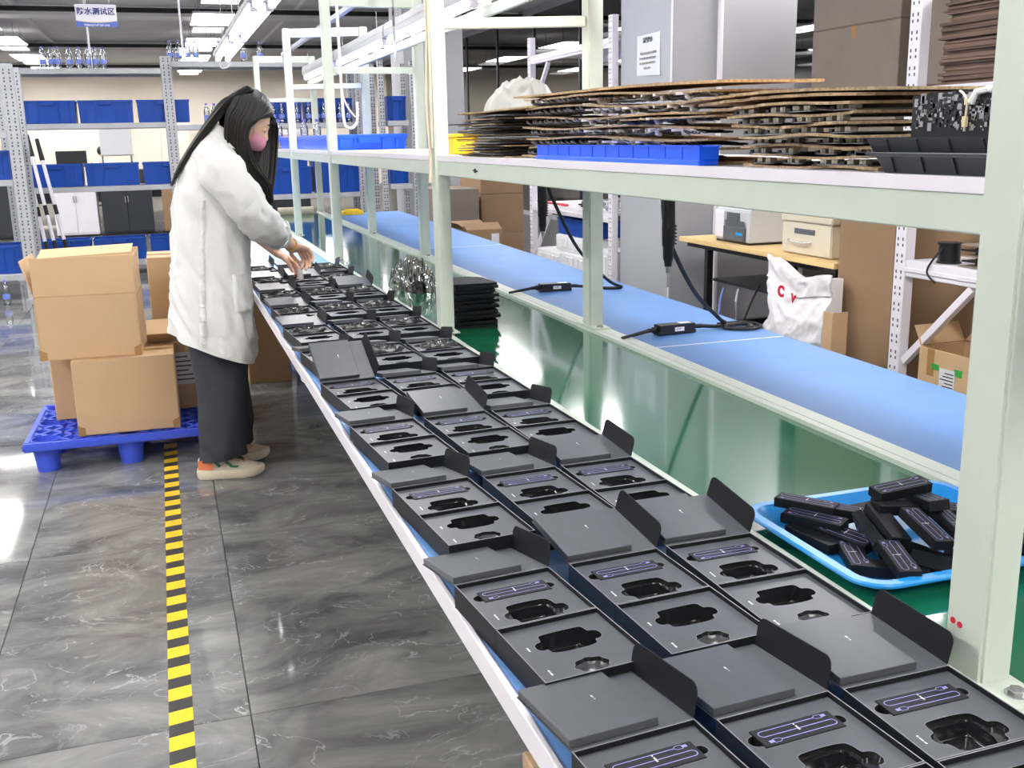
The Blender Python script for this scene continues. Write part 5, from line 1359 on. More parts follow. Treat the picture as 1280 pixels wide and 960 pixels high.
# ================================================================== SIGN, PAPER, FLOOR TAPE, CONDUITS
t = thing('hanging_sign', 'white and blue hanging sign reading 防水测试区', 'sign', (-0.405, 10.0, 2.368))
MB().box((-0.57, 10.0, 2.368), (-0.24, 10.006, 2.552)).build('board', 'sign_white', t, smooth=0)
low = [(-0.57, 2.368), (-0.24, 2.368), (-0.24, 2.418)] + [(-0.24-0.33*k/10, 2.418-0.016*math.sin(PI*k/10)) for k in range(1, 10)] + [(-0.57, 2.418)]
MB().prism(low, 9.9988, 9.9996, lambda u, v, h: (u, h, v)).build('blue_band', 'sign_blue', t, smooth=0)
gl = [(-0.57, 2.418)] + [(-0.57+0.33*k/10, 2.418-0.016*math.sin(PI*k/10)) for k in range(1, 10)] + [(-0.24, 2.418)] + [(-0.24-0.33*k/10, 2.424-0.013*math.sin(PI*k/10)) for k in range(0, 11)]
MB().prism(gl, 9.9990, 9.9997, lambda u, v, h: (u, h, v)).build('gold_line', 'sign_gold', t, smooth=0)
Mx = Matrix.Translation((-0.405, 9.9985, 2.492)) @ Matrix.Rotation(PI/2, 4, 'X')
lettering('sign_letters', '防水测试区', 0.062, 'sign_navy', t, Mx, bold=0.0012)
lettering('sign_small_letters', 'Waterproof test area', 0.0235, 'print_white', t, Matrix.Translation((-0.405, 9.9983, 2.384)) @ Matrix.Rotation(PI/2, 4, 'X'), bold=0.0004)
for x in (-0.52, -0.29): MB().cyl((x, 10.003, 2.545), (x, 10.003, ZC-0.001), 0.002, 6).build('hanging_wire', 'metal', t)
t = thing('notice', 'white paper notice stuck on the grey pillar', 'paper', (3.149, 6.55, 1.76))
MB().add([(3.1485, 6.73, 1.765), (3.1485, 6.37, 1.752), (3.1485, 6.375, 2.025), (3.1485, 6.725, 2.022), (3.1478, 6.73, 1.765), (3.140, 6.37, 1.752), (3.1460, 6.375, 2.025), (3.1478, 6.725, 2.022)], [(4, 7, 6, 5), (0, 1, 2, 3), (4, 5, 1, 0), (5, 6, 2, 1), (6, 7, 3, 2), (7, 4, 0, 3)]).build('sheet', 'paper', t, smooth=0)
def M_notice(y, z): return Matrix.Translation((3.1395, y, z)) @ Matrix.Rotation(-PI/2, 4, 'Z') @ Matrix.Rotation(PI/2, 4, 'X')
lettering('notice_title', '温馨提示', 0.036, 'print_dark', t, M_notice(6.55, 1.985), bold=0.0008)
for k, (a, b) in enumerate(((6.66, 6.44), (6.67, 6.43), (6.67, 6.44), (6.60, 6.50))):
    g = MB(); y = a; rq = random.Random(k)
    while y > b:
        w = rq.uniform(0.012, 0.022)
        g.box((3.1390, y-w, 1.905-0.032*k-0.007), (3.1394, y, 1.905-0.032*k+rq.uniform(0.004, 0.008))); y -= w+0.006
    g.build('notice_line', 'desk_grey', t, smooth=0)
# floor tape: yellow strip with black bands, along the aisle
t = thing('floor_tape', 'yellow and black striped hazard tape on the floor along the aisle', 'tape', (-0.077, 3.5, 0.0002))
MB().box((-0.106, 0.8, 0.0001), (-0.048, 4.98, 0.0006)).build('yellow_strip', 'yellow', t, smooth=0)
m_me = None
y = 0.83
while y < 4.95:
    pts = [(-0.106, y-0.004), (-0.048, y+0.006), (-0.048, y+0.062), (-0.106, y+0.052)]
    MB().add([(a, b, 0.0008) for a, b in pts], [(0, 1, 2, 3)]).build('black_band', 'tape_black', t, smooth=0)
    y += 0.118
for k, (x, y, zb) in enumerate(((-0.60, 12.3, 2.16), (0.325, 11.6, 2.285))):
    t = thing('drop_conduit', 'thin white conduit dropping from the ceiling to the rack, %s' % ('left one behind the sign', 'right one with a socket box')[k], 'pipe', (x, y, zb), 0, 'thin conduits from the ceiling')
    MB().cyl((x, y, zb+0.05), (x, y, ZC-0.001), 0.011, 8).build('pipe', 'white', t)
    if k == 0: MB().cyl((x, y, zb), (x, y, zb+0.05), 0.013, 8).build('pipe_end', 'white', t)
    if k == 1: MB().box((x-0.035, y-0.02, zb-0.03), (x+0.035, y+0.02, zb+0.05)).build('socket_box', 'white', t, bevel=0.003)

# ================================================================== FAR OFFICE BEHIND THE RACKS
def desk(label, x, y, w, h=0.74):
    t = thing('office_desk', label, 'desk', (x, y, 0), 0, 'far office desks')
    MB().box((x-w/2, y, h-0.03), (x+w/2, y+0.7, h)).build('desk_top', 'desk_grey', t, bevel=0.003)
    for sx in (-1, 1): MB().box((x+sx*(w/2-0.03)-0.02, y+0.03, 0), (x+sx*(w/2-0.03)+0.02, y+0.67, h-0.03)).build('leg', 'plastic_dark', t, smooth=0)
    MB().box((x-w/2+0.05, y+0.62, 0.25), (x+w/2-0.05, y+0.64, h-0.03)).build('back_panel', 'plastic_dark', t, smooth=0)
desk('grey office desk far behind the left rack bay', -1.9, 22.5, 2.0); desk('grey office desk far behind the racks, middle', 0.6, 24.0, 2.2); desk('grey office desk far behind the right rack bay', 3.2, 22.5, 2.0)
t = thing('whiteboard', 'white board on a stand far behind the left rack bay', 'whiteboard', (-0.75, 20.9, 0))
MB().box((-1.02, 20.9, 1.20), (-0.48, 20.93, 1.76)).build('board', 'paper', t, bevel=0.004)
MB().box((-1.04, 20.93, 1.18), (-0.46, 20.95, 1.20)).build('ledge', 'metal', t, smooth=0)
for x in (-1.0, -0.5): MB().cyl((x, 20.945, 0), (x, 20.945, 1.78), 0.015, 8).build('leg', 'metal', t)
for k, (x, w, h, mm, lab) in enumerate(((-1.30, 0.62, 1.05, 'white', 'white cabinet seen under the middle shelf of the left rack bay'), (-2.6, 0.8, 1.3, 'plastic_dark', 'dark machine cabinet far behind the rack at the left'), (-0.55, 0.75, 1.0, 'plastic_dark', 'dark cabinet beside the white cabinet behind the racks'), (0.25, 0.55, 1.0, 'kraft_dark', 'brown cupboard behind the upright of the racks'), (1.9, 0.8, 0.95, 'plastic_dark', 'dark cabinet behind the right rack bay'))):
    t = thing('cabinet', lab, 'cabinet', (x, 17.5, 0), 0, 'far cabinets')
    MB().box((x-w/2, 17.5, 0.03), (x+w/2, 17.95, h)).build('carcass', mm, t, bevel=0.004)
    for s in (-1, 1):
        d = MB().box((x+(s-1)*w/4+0.004-(w/4-0.0)*0, 17.485, 0.06), (x+(s+1)*w/4-0.004, 17.4995, h-0.02)).build('door', mm, t, bevel=0.003)
        MB().box((x-s*-0.02-0.006, 17.47, h*0.5), (x+s*0.02+0.006, 17.485, h*0.5+0.1)).build('handle', 'metal', d, smooth=0)
    MB().box((x-w/2+0.02, 17.52, 0), (x+w/2-0.02, 17.93, 0.03)).build('plinth', 'plastic_black', t, smooth=0)
t = thing('monitor', 'dark monitor on the far desk behind the left rack bay', 'monitor', (-1.65, 22.7, 0.741))
MB().box((-1.95, 22.72, 0.86), (-1.38, 22.76, 1.28)).build('screen', 'plastic_black', t, bevel=0.005)
MB().box((-1.70, 22.75, 0.75), (-1.62, 22.79, 0.95)).box((-1.78, 22.66, 0.741), (-1.54, 22.86, 0.752)).build('stand', 'plastic_dark', t, smooth=0)
for k in range(3):
    single('paper_pile', MB().box((-2.6+0.02*k, 22.65, 0.741+0.081*k), (-2.1-0.03*k, 22.95, 0.82+0.081*k)), 'foam', 'white paper pile on the far desk behind the left rack bay, %s' % ('lowest', 'middle', 'top')[k], 'paper', 'paper piles on the far desk', bevel=0.003)
t = thing('cabinet', 'tall beige cupboard far behind the left rack bay', 'cabinet', (-0.9, 30.0, 0), 0, 'far cabinets')
MB().box((-3.6, 30.0, 0.05), (0.8, 30.5, 1.95)).box((-3.58, 30.02, 0), (0.78, 30.48, 0.05)).build('carcass', 'wall_beige', t, bevel=0.005)
for k in range(6): MB().box((-3.58+0.73*k, 29.985, 0.08), (-2.87+0.73*k, 29.9995, 1.93)).build('door', 'wall_beige', t, bevel=0.004)

# ================================================================== THE PERSON
def finger(mb, base, dirs, lens, r):
    p = Vector(base); pts = [p.copy()]
    for d, l in zip(dirs, lens):
        p = p + Vector(d).normalized()*l; pts.append(p.copy())
    n = len(pts)
    rs = [r*(1.0-0.08*i) for i in range(n)]
    mb.tube(pts, rs, 10)
    for q, rr in zip(pts, rs): mb.sphere(q, rr*1.02, 10, 8)
    return pts
def hand(mb, wrist, F, lat, curl, splay=0.0, scale=1.0):
    # F: from wrist to knuckles, lat: towards the thumb side
    F = Vector(F).normalized(); lat = (Vector(lat) - F*Vector(lat).dot(F)).normalized(); dn = F.cross(lat)
    if dn.z > 0: dn = -dn
    W = Vector(wrist); s = scale
    R = Matrix((F, lat, dn)).transposed()
    mb.sphere(W + F*0.045*s, (0.052*s, 0.036*s, 0.0165*s), 18, 12, R)
    mb.sphere(W + F*0.012*s, (0.032*s, 0.025*s, 0.019*s), 14, 10, R)
    mb.sphere(W + F*0.030*s + lat*0.020*s + dn*0.006*s, (0.030*s, 0.014*s, 0.014*s), 12, 8, R)
    tips = []
    for k, (o, L, c) in enumerate(zip((0.027, 0.009, -0.009, -0.026), ((0.042, 0.026, 0.020), (0.046, 0.029, 0.021), (0.043, 0.027, 0.020), (0.034, 0.021, 0.018)), curl)):
        b = W + F*(0.083 - 0.004*abs(k-1))*s + lat*o*s
        ds = []; a = c[0]
        for j in range(3):
            ds.append(F*math.cos(a) + dn*math.sin(a) + lat*(splay*(1.5-k)/3)); a += c[1]
        tips.append(finger(mb, b, ds, [l*s for l in L], (0.0102 if k < 3 else 0.0088)*s))
    th = finger(mb, W + F*0.028*s + lat*0.030*s + dn*0.006*s, [F*0.75+lat*0.55+dn*0.35, F*0.9+lat*0.05+dn*0.45, F*0.85-lat*0.25+dn*0.55], [0.034*s, 0.030*s, 0.024*s], 0.0112*s)
    return tips, th
per = thing('person', 'person with long black hair, pink face mask and white coat bending over the boxes', 'person', (0.16, 4.46, 0.0))
# --- head frame: f forward, s to the person's left (+y), u up; tilted forward
HC = Vector((0.342, 4.455, 1.468)); tl = math.radians(33)
HF = Vector((math.cos(tl), 0.10, -math.sin(tl))).normalized()
HS = Vector((-0.10, 1, 0)); HS = (HS - HF*HS.dot(HF)).normalized()
HU = HF.cross(HS)
def hp(f, s, u): return HC + HF*f + HS*s + HU*u
def head_local(d, nose=1.0):
    # d: unit direction (f, s, u) to a point on the head
    f, s, u = d
    x = Vector((f*0.096, s*0.073, u*0.116))
    if u < 0:
        k = (-u)**1.4
        x.y *= 1 - 0.38*k
        if f > 0: x.x *= 1 + 0.05*k
        else: x.x *= 1 - 0.35*k
    if f > 0.3:
        w = min(1, (f-0.3)/0.3)
        x.x += w*nose*0.022*math.exp(-((x.z+0.026)/0.017)**2 - (x.y/0.011)**2)
        x.x += w*nose*0.010*math.exp(-((x.z+0.006)/0.020)**2 - (x.y/0.009)**2)
        x.x -= w*0.009*math.exp(-((x.z-0.006)/0.013)**2 - ((abs(x.y)-0.031)/0.015)**2)
        x.x += w*0.004*math.exp(-((x.z-0.024)/0.010)**2)
        x.x += w*0.006*math.exp(-((x.z+0.062)/0.007)**2 - (x.y/0.020)**2) + w*0.005*math.exp(-((x.z+0.076)/0.006)**2 - (x.y/0.018)**2)
        x.x += w*0.008*math.exp(-((x.z+0.102)/0.014)**2 - (x.y/0.022)**2)
    return x
def head_pt(el, az, off=0.0, nose=1.0):
    d = Vector((math.cos(el)*math.cos(az), math.cos(el)*math.sin(az), math.sin(el)))
    x = head_local(d, nose) + Vector((d.x, d.y, d.z))*off
    return hp(*x)
body = MB()
rings = []
for i in range(1, 40):
    el = -PI/2 + PI*i/40
    rings.append([head_pt(el, 2*PI*k/48) for k in range(48)])
body.loft(rings)
for sgn in (-1, 1):
    R = Matrix((HF, HS, HU)).transposed()
    body.sphere(hp(-0.006, sgn*0.074, -0.012), (0.016, 0.007, 0.030), 12, 8, R)
# neck, trunk, limbs (one continuous surface after the remesh)
def limb(pts, rs, n=16):
    q = [Vector(p) for p in pts]
    body.tube(q, rs, n)
    for p, r in zip(q, rs): body.sphere(p, r*0.99, n, 10)
limb([(0.19, 4.455, 1.36), (0.25, 4.455, 1.405), (0.305, 4.455, 1.43)], [0.056, 0.051, 0.050])
limb([(0.135, 4.46, 0.86), (0.14, 4.46, 1.0), (0.165, 4.46, 1.15), (0.19, 4.46, 1.28), (0.20, 4.455, 1.35)], [0.12, 0.105, 0.115, 0.11, 0.06])
limb([(0.20, 4.455, 1.31), (0.215, 4.33, 1.295)], [0.07, 0.055])
limb([(0.20, 4.455, 1.31), (0.23, 4.58, 1.295)], [0.07, 0.055])
RWR = Vector((0.510, 4.575, 0.940)); LWR = Vector((0.466, 4.757, 0.892))
limb([(0.215, 4.32, 1.29), (0.285, 4.30, 1.16), (0.345, 4.325, 1.065)], [0.050, 0.044, 0.038])
limb([(0.345, 4.325, 1.065), (0.40, 4.42, 1.02), RWR], [0.038, 0.036, 0.023])
limb([(0.23, 4.59, 1.29), (0.275, 4.66, 1.16), (0.315, 4.72, 1.035)], [0.050, 0.044, 0.037])
limb([(0.315, 4.72, 1.035), (0.375, 4.74, 0.985), LWR], [0.037, 0.034, 0.022])
for sy, hx, kx, ax in ((4.375, 0.135, 0.16, 0.095), (4.545, 0.145, 0.175, 0.13)):
    ay = 4.375 if sy < 4.46 else 4.578
    limb([(hx, sy, 0.84), (kx, (sy+ay)/2, 0.47), (ax, ay, 0.10)], [0.085, 0.055, 0.036])
    limb([(ax, ay, 0.10), (ax+0.08, ay-0.006, 0.055), (ax+0.14, ay-0.01, 0.045)], [0.034, 0.028, 0.022])
hand(body, RWR, (0.095, 0.09, -0.045), (-0.55, 0.75, -0.25), [(0.70, 0.62), (0.82, 0.66), (0.78, 0.70), (0.72, 0.75)], 0.25)
lt, lth = hand(body, LWR, (0.058, -0.02, -0.042), (0.25, -0.95, 0.1), [(0.40, 0.28), (0.35, 0.42), (0.45, 0.5), (0.55, 0.55)])
ob = body.build('body', 'skin', per, smooth=0)
md = ob.modifiers.new('r', 'REMESH'); md.mode = 'VOXEL'; md.voxel_size = 0.0038; md.use_smooth_shade = True
ms = ob.modifiers.new('s', 'SMOOTH'); ms.factor = 0.5; ms.iterations = 2
dg = bpy.context.evaluated_depsgraph_get()
nm = bpy.data.meshes.new_from_object(ob.evaluated_get(dg))
ob.modifiers.clear(); ob.data = nm
if not nm.materials: nm.materials.append(MT['skin'])
# finger cots, white tape pieces on the left hand
MB().tube([lt[0][1], lt[0][2], lt[0][3] + (lt[0][3]-lt[0][2])*0.45], [0.0112, 0.0108, 0.0090], 12).build('finger_cot', 'paper', per)
m = MB(); ax = (RWR - Vector((0.40, 4.42, 1.02))).normalized(); x = ax.orthogonal().normalized(); yv = ax.cross(x)
for k in range(18):
    a = 2*PI*k/18
    m.sphere(RWR - ax*0.012 + (x*math.cos(a)+yv*math.sin(a))*0.0265, 0.0052, 8, 6)
m.build('bracelet', 'gold', per)
# --- eyes, brows, mask
for sgn in (-1, 1):
    MB().sphere(hp(0.0765, sgn*0.031, 0.004), 0.0115, 14, 10).build('eyelid', 'skin', per)
    MB().tube([hp(0.0885, sgn*0.016, 0.025), hp(0.088, sgn*0.030, 0.030), hp(0.080, sgn*0.046, 0.026)], [0.002, 0.003, 0.0015], 6).build('eyebrow', 'eyebrow', per)
    MB().tube([hp(0.0855, sgn*0.019, -0.004), hp(0.089, sgn*0.031, -0.002), hp(0.081, sgn*0.043, -0.005)], 0.0016, 5).build('eyelash', 'eyebrow', per)
g = MB(); rows = []
for i in range(13):
    el = math.radians(-66 + 54*i/12)
    rows.append([head_pt(el, math.radians(-62 + 124*k/24), 0.006 + 0.027*math.exp(-((i-9)/3.5)**2)*max(0, math.cos(math.radians(-62+124*k/24)*1.3)), 0.0) for k in range(25)])
g.loft(rows, cap=False, closed=False); mk = g.build('face_mask', 'mask', per, smooth=1.2)
for i in (-1, 1):
    MB().tube(smooth_path([head_pt(math.radians(-14), i*math.radians(60), 0.007), hp(0.02, i*0.078, 0.004), hp(-0.012, i*0.082, 0.012), hp(-0.02, i*0.080, -0.015), hp(0.005, i*0.074, -0.040), head_pt(math.radians(-55), i*math.radians(58), 0.007)], 5), 0.0018, 6).build('mask_loop', 'paper', per)
# --- hair: scalp shell and many tapering strands
hr = MB(); rw = []
n_el, n_az = 22, 44
o = len(hr.v)
for i in range(n_el+1):
    el = math.radians(-42 + 130*i/n_el)
    for k in range(n_az):
        az = 2*PI*k/n_az; d = Vector((math.cos(el)*math.cos(az), math.cos(el)*math.sin(az), math.sin(el)))
        x = head_local(d); hr.v.append(hp(*(x*1.0 + d*0.012)))
def keep(i, k):
    el = -42 + 130*i/n_el; az = ((k*360/n_az + 180) % 360) - 180
    return el > 32 or (abs(az) > 78 and el > -5) or abs(az) > 105
for i in range(n_el):
    for k in range(n_az):
        if keep(i, k):
            k2 = (k+1) % n_az; hr.f.append((o+i*n_az+k, o+i*n_az+k2, o+(i+1)*n_az+k2, o+(i+1)*n_az+k))
rnd = random.Random(3)
def strand(guide, r, jit):
    j = Vector((rnd.gauss(0, jit), rnd.gauss(0, jit), rnd.gauss(0, jit*0.6)))
    g = [Vector(p) + j*(0.25 + 0.75*i/(len(guide)-1)) + Vector((rnd.gauss(0, jit*0.25), rnd.gauss(0, jit*0.25), 0))*(i > 0) for i, p in enumerate(guide)]
    pts = smooth_path(g, 4); n = len(pts)
    hr.tube(pts, [r*(0.75+0.4*math.sin(PI*min(1, i/n*1.2)))*(1 if i < n*0.75 else max(0.12, 1-(i-n*0.75)/(n*0.27))) for i in range(n)], 5)
# near side curtain
for q in range(210):
    f0 = -0.085 + 0.165*(q/209) + rnd.gauss(0, 0.004)
    u0 = 0.116*math.sqrt(max(0.02, 1-(f0/0.104)**2)) + 0.012
    fa = min(f0, 0.070); fb = min(f0, 0.026); fc = min(f0, 0.014)
    ex = 0.275 + (f0+0.085)/0.165*0.125
    g = [hp(f0, 0.004, u0), hp(fa, -0.056, max(0.035, u0*0.72)), hp(fb, -0.086, 0.018), hp(fc*0.9, -0.090, -0.05)]
    e1 = hp(fc*0.9, -0.085, -0.10)
    g += [Vector((e1.x*0.5+ex*0.5, 4.385, 1.30+0.02*rnd.random())), Vector((ex+0.015, 4.40, 1.215)), Vector((ex+0.02+0.01*rnd.random(), 4.405, 1.10+0.08*rnd.random()))]
    strand(g, 0.0042, 0.005)
# far side curtain
for q in range(130):
    f0 = -0.06 + 0.155*(q/129)
    u0 = 0.116*math.sqrt(max(0.02, 1-(min(f0, 0.09)/0.104)**2)) + 0.012
    w = q/129
    x1 = 0.36+0.105*w
    g = [hp(f0, 0.0, u0), hp(min(f0*1.02, 0.104), 0.050, max(0.036, u0*0.75)), Vector((x1+0.008, 4.535, 1.475-0.03*rnd.random())), Vector((x1+0.006, 4.550, 1.38)), Vector((x1-0.012, 4.53, 1.27)), Vector((x1-0.035, 4.505, 1.17)), Vector((x1-0.045, 4.49, 1.09+0.07*rnd.random()))]
    strand(g, 0.0042, 0.005)
# back lock lying over the collar and down the back
for q in range(130):
    s0 = -0.075 + 0.13*(q/129)
    lo = rnd.random()
    g = [hp(-0.03-0.03*lo, s0*0.6, 0.116), hp(-0.085, s0*0.9, 0.060), hp(-0.112+0.02*lo, s0, 0.0-0.03*lo), Vector((0.165+0.03*lo, 4.44+s0*0.8, 1.425)), Vector((0.112+0.02*lo, 4.425+s0*0.6, 1.355)), Vector((0.066+0.014*lo, 4.415+s0*0.35, 1.285)), Vector((0.034+0.014*lo, 4.405+s0*0.2, 1.215+0.03*lo))]
    strand(g, 0.0040, 0.003)
hr.build('hair', 'hair', per, smooth=1.0)

# --- white coat
CR = [((0.196, 1.430), (0.290, 1.378), 0.072), ((0.150, 1.392), (0.300, 1.345), 0.128), ((0.112, 1.342), (0.312, 1.31), 0.172), ((0.075, 1.28), (0.322, 1.26), 0.188), ((0.040, 1.18), (0.328, 1.18), 0.192), ((0.015, 1.02), (0.324, 1.02), 0.196), ((-0.002, 0.88), (0.314, 0.86), 0.208), ((-0.016, 0.76), (0.310, 0.72), 0.220), ((-0.028, 0.67), (0.316, 0.58), 0.230), ((-0.033, 0.628), (0.300, 0.478), 0.234)]
def crow(t):
    t = min(max(t, 0.0), 0.99999)*(len(CR)-1); i = int(t); w = t-i; w = w*w*(3-2*w)*0.35 + w*0.65
    a, b = CR[i], CR[i+1]
    L = lambda p, q: p+(q-p)*w
    return (L(a[0][0], b[0][0]), L(a[0][1], b[0][1])), (L(a[1][0], b[1][0]), L(a[1][1], b[1][1])), L(a[2], b[2])
def coat_pt(t, ang, off=0.0):
    bk, fr, hw = crow(t)
    c, s = math.cos(ang), math.sin(ang)
    e = 0.82
    cx = math.copysign(abs(c)**e, c); sy = math.copysign(abs(s)**e, s)
    w = (cx+1)/2
    x = bk[0]+(fr[0]-bk[0])*w; z = bk[1]+(fr[1]-bk[1])*w
    p = Vector((x, 4.458 + hw*sy, z))
    nrm = Vector((c, s, 0))
    k = min(1, t*2.2)
    wr = noise.fractal(Vector((p.x*5+ang*0.9, p.y*5, p.z*2.6)), 1.0, 2.0, 3)*0.012 + (0.35-abs(noise.noise(Vector((p.x*9+3, p.y*9, p.z*9+p.x*14)))))*0.021*(0.6+0.8*t) + (0.3-abs(noise.noise(Vector((p.x*22, p.y*22+5, p.z*20+p.x*18)))))*0.014*t
    fold = 0.006*math.sin(ang*9+t*3)*max(0, t-0.35)
    return p + nrm*(off + (wr-0.004)*k + fold)
g = MB(); NR, NA = 74, 96
rings = [[coat_pt(i/NR, 2*PI*k/NA) for k in range(NA)] for i in range(NR+1)]
rings += [[coat_pt(1.0, 2*PI*k/NA, -0.004) + Vector((0, 0, 0.003)) for k in range(NA)], [coat_pt(0.86, 2*PI*k/NA, -0.010) for k in range(NA)]]
g.loft(rings, cap=False)
coat = g.build('coat', 'coat', per, smooth=1.4)
# collar: a standing band folded over
g = MB(); rr = []
for tt, off, dz in ((0.06, 0.010, -0.012), (0.02, 0.008, 0.008), (0.0, 0.000, 0.030), (0.0, -0.004, 0.036), (0.0, -0.010, 0.028), (0.02, -0.012, 0.0)):
    rr.append([coat_pt(tt, 2*PI*k/48, off) + Vector((0.006, 0, dz)) for k in range(4, 45)])
g.loft(rr, cap=False, closed=False); g.build('collar', 'coat', coat, smooth=1.2)
# pocket at the near front, gathered side seam
def patch(name, t0, t1, a0, a1, off, nt=14, na=14, ruff=0.0):
    g = MB(); rr = []
    for i in range(nt+1):
        row = []
        for k in range(na+1):
            t = t0+(t1-t0)*i/nt; a = a0+(a1-a0)*k/na
            edge = 0.0 if (k in (0, na) or i == nt) else off*(1.35 if i == 0 else 1.0)
            row.append(coat_pt(t, a, edge + 0.002 + ruff*noise.noise(Vector((t*160, a*9, 1)))))
        rr.append(row)
    g.loft(rr, cap=False, closed=False); return g.build(name, 'coat', coat, smooth=1.2)
patch('pocket', 0.665, 0.80, -1.15, -0.42, 0.012)
patch('side_seam', 0.46, 0.97, -1.83, -1.70, 0.009, 90, 3, 0.008)
def sleeve_mesh(name, pts, rs, seed):
    path = smooth_path(pts, 8); n = len(path); g = MB(); rings = []
    rr = []
    for i in range(n):
        t = i/(n-1)*(len(rs)-1); k = min(int(t), len(rs)-2); rr.append(rs[k]+(rs[k+1]-rs[k])*(t-k))
    prev = None
    for i, p in enumerate(path):
        d = (path[min(i+1, n-1)]-path[max(i-1, 0)]).normalized()
        x = d.cross(Vector((0, 0, 1))).normalized() if prev is None else (prev - d*prev.dot(d)).normalized()
        prev = x; y = d.cross(x); ring = []
        for k in range(40):
            a = 2*PI*k/40
            wv = noise.fractal(Vector((math.cos(a)*1.6+seed, math.sin(a)*1.6, i*0.16)), 1.0, 2.0, 3)*0.011 + 0.020*(0.35-abs(noise.noise(Vector((math.cos(a)*2.2+i*0.22, math.sin(a)*2.2, i*0.30+seed)))))
            ring.append(p + (x*math.cos(a)+y*math.sin(a))*(rr[i]+wv))
        rings.append(ring)
    last = rings[-1]; c = path[-1]
    d = (path[-1]-path[-2]).normalized()
    rings.append([c + (q-c)*1.10 - d*0.004 for q in last]); rings.append([c + (q-c)*1.12 + d*0.012 for q in last]); rings.append([c + (q-c)*1.06 + d*0.024 for q in last]); rings.append([c + (q-c)*0.93 + d*0.022 for q in last]); rings.append([c + (q-c)*0.9 - d*0.04 for q in last])
    g.loft(rings, cap=False); return g.build(name, 'coat', coat, smooth=1.3)
sleeve_mesh('sleeve', [(0.195, 4.35, 1.33), (0.225, 4.285, 1.27), (0.285, 4.262, 1.175), (0.340, 4.290, 1.085), (0.392, 4.365, 1.035), (0.428, 4.425, 1.008)], [0.070, 0.086, 0.080, 0.076, 0.066, 0.057], 2.0)
sleeve_mesh('sleeve', [(0.205, 4.56, 1.33), (0.235, 4.63, 1.27), (0.275, 4.67, 1.17), (0.305, 4.71, 1.075), (0.335, 4.725, 1.02)], [0.068, 0.082, 0.076, 0.066, 0.056], 5.0)
# --- trousers, one garment with two legs
g = MB()
def leg_rings(pts, seed):
    path = smooth_path([p[0] for p in pts], 7); n = len(path); rings = []
    for i, p in enumerate(path):
        t = i/(n-1)*(len(pts)-1); k = min(int(t), len(pts)-2); w = t-k
        rx = pts[k][1]+(pts[k+1][1]-pts[k][1])*w; ry = pts[k][2]+(pts[k+1][2]-pts[k][2])*w
        ring = []
        for q in range(44):
            a = 2*PI*q/44
            wv = 0.008*noise.fractal(Vector((math.cos(a)*1.5+seed, math.sin(a)*1.5, p.z*5)), 1.0, 2.0, 3) + (0.007*math.sin(p.z*60+math.cos(a)*2.5) if p.z < 0.22 else 0)*0.6
            ring.append(p + Vector((math.cos(a)*(rx+wv), math.sin(a)*(ry+wv), 0.012*math.cos(a)*(1 if i == n-1 else 0))))
        rings.append(ring)
    last = rings[-1]; c = path[-1]
    rings.append([c + (q-c)*0.96 + Vector((0, 0, 0.003)) for q in last]); rings.append([c + (q-c)*0.93 + Vector((0, 0, 0.06)) for q in last])
    return rings
g.loft(leg_rings([((0.140, 4.395, 0.90), 0.130, 0.10), ((0.150, 4.380, 0.62), 0.112, 0.098), ((0.158, 4.376, 0.40), 0.100, 0.094), ((0.150, 4.378, 0.20), 0.098, 0.090), ((0.138, 4.379, 0.088), 0.098, 0.084)], 1.0), cap=True)
g.loft(leg_rings([((0.150, 4.53, 0.90), 0.125, 0.10), ((0.170, 4.545, 0.62), 0.108, 0.096), ((0.182, 4.560, 0.40), 0.096, 0.092), ((0.190, 4.572, 0.20), 0.094, 0.086), ((0.180, 4.576, 0.080), 0.096, 0.080)], 4.0), cap=True)
g.build('trousers', 'trouser', per, smooth=1.2)
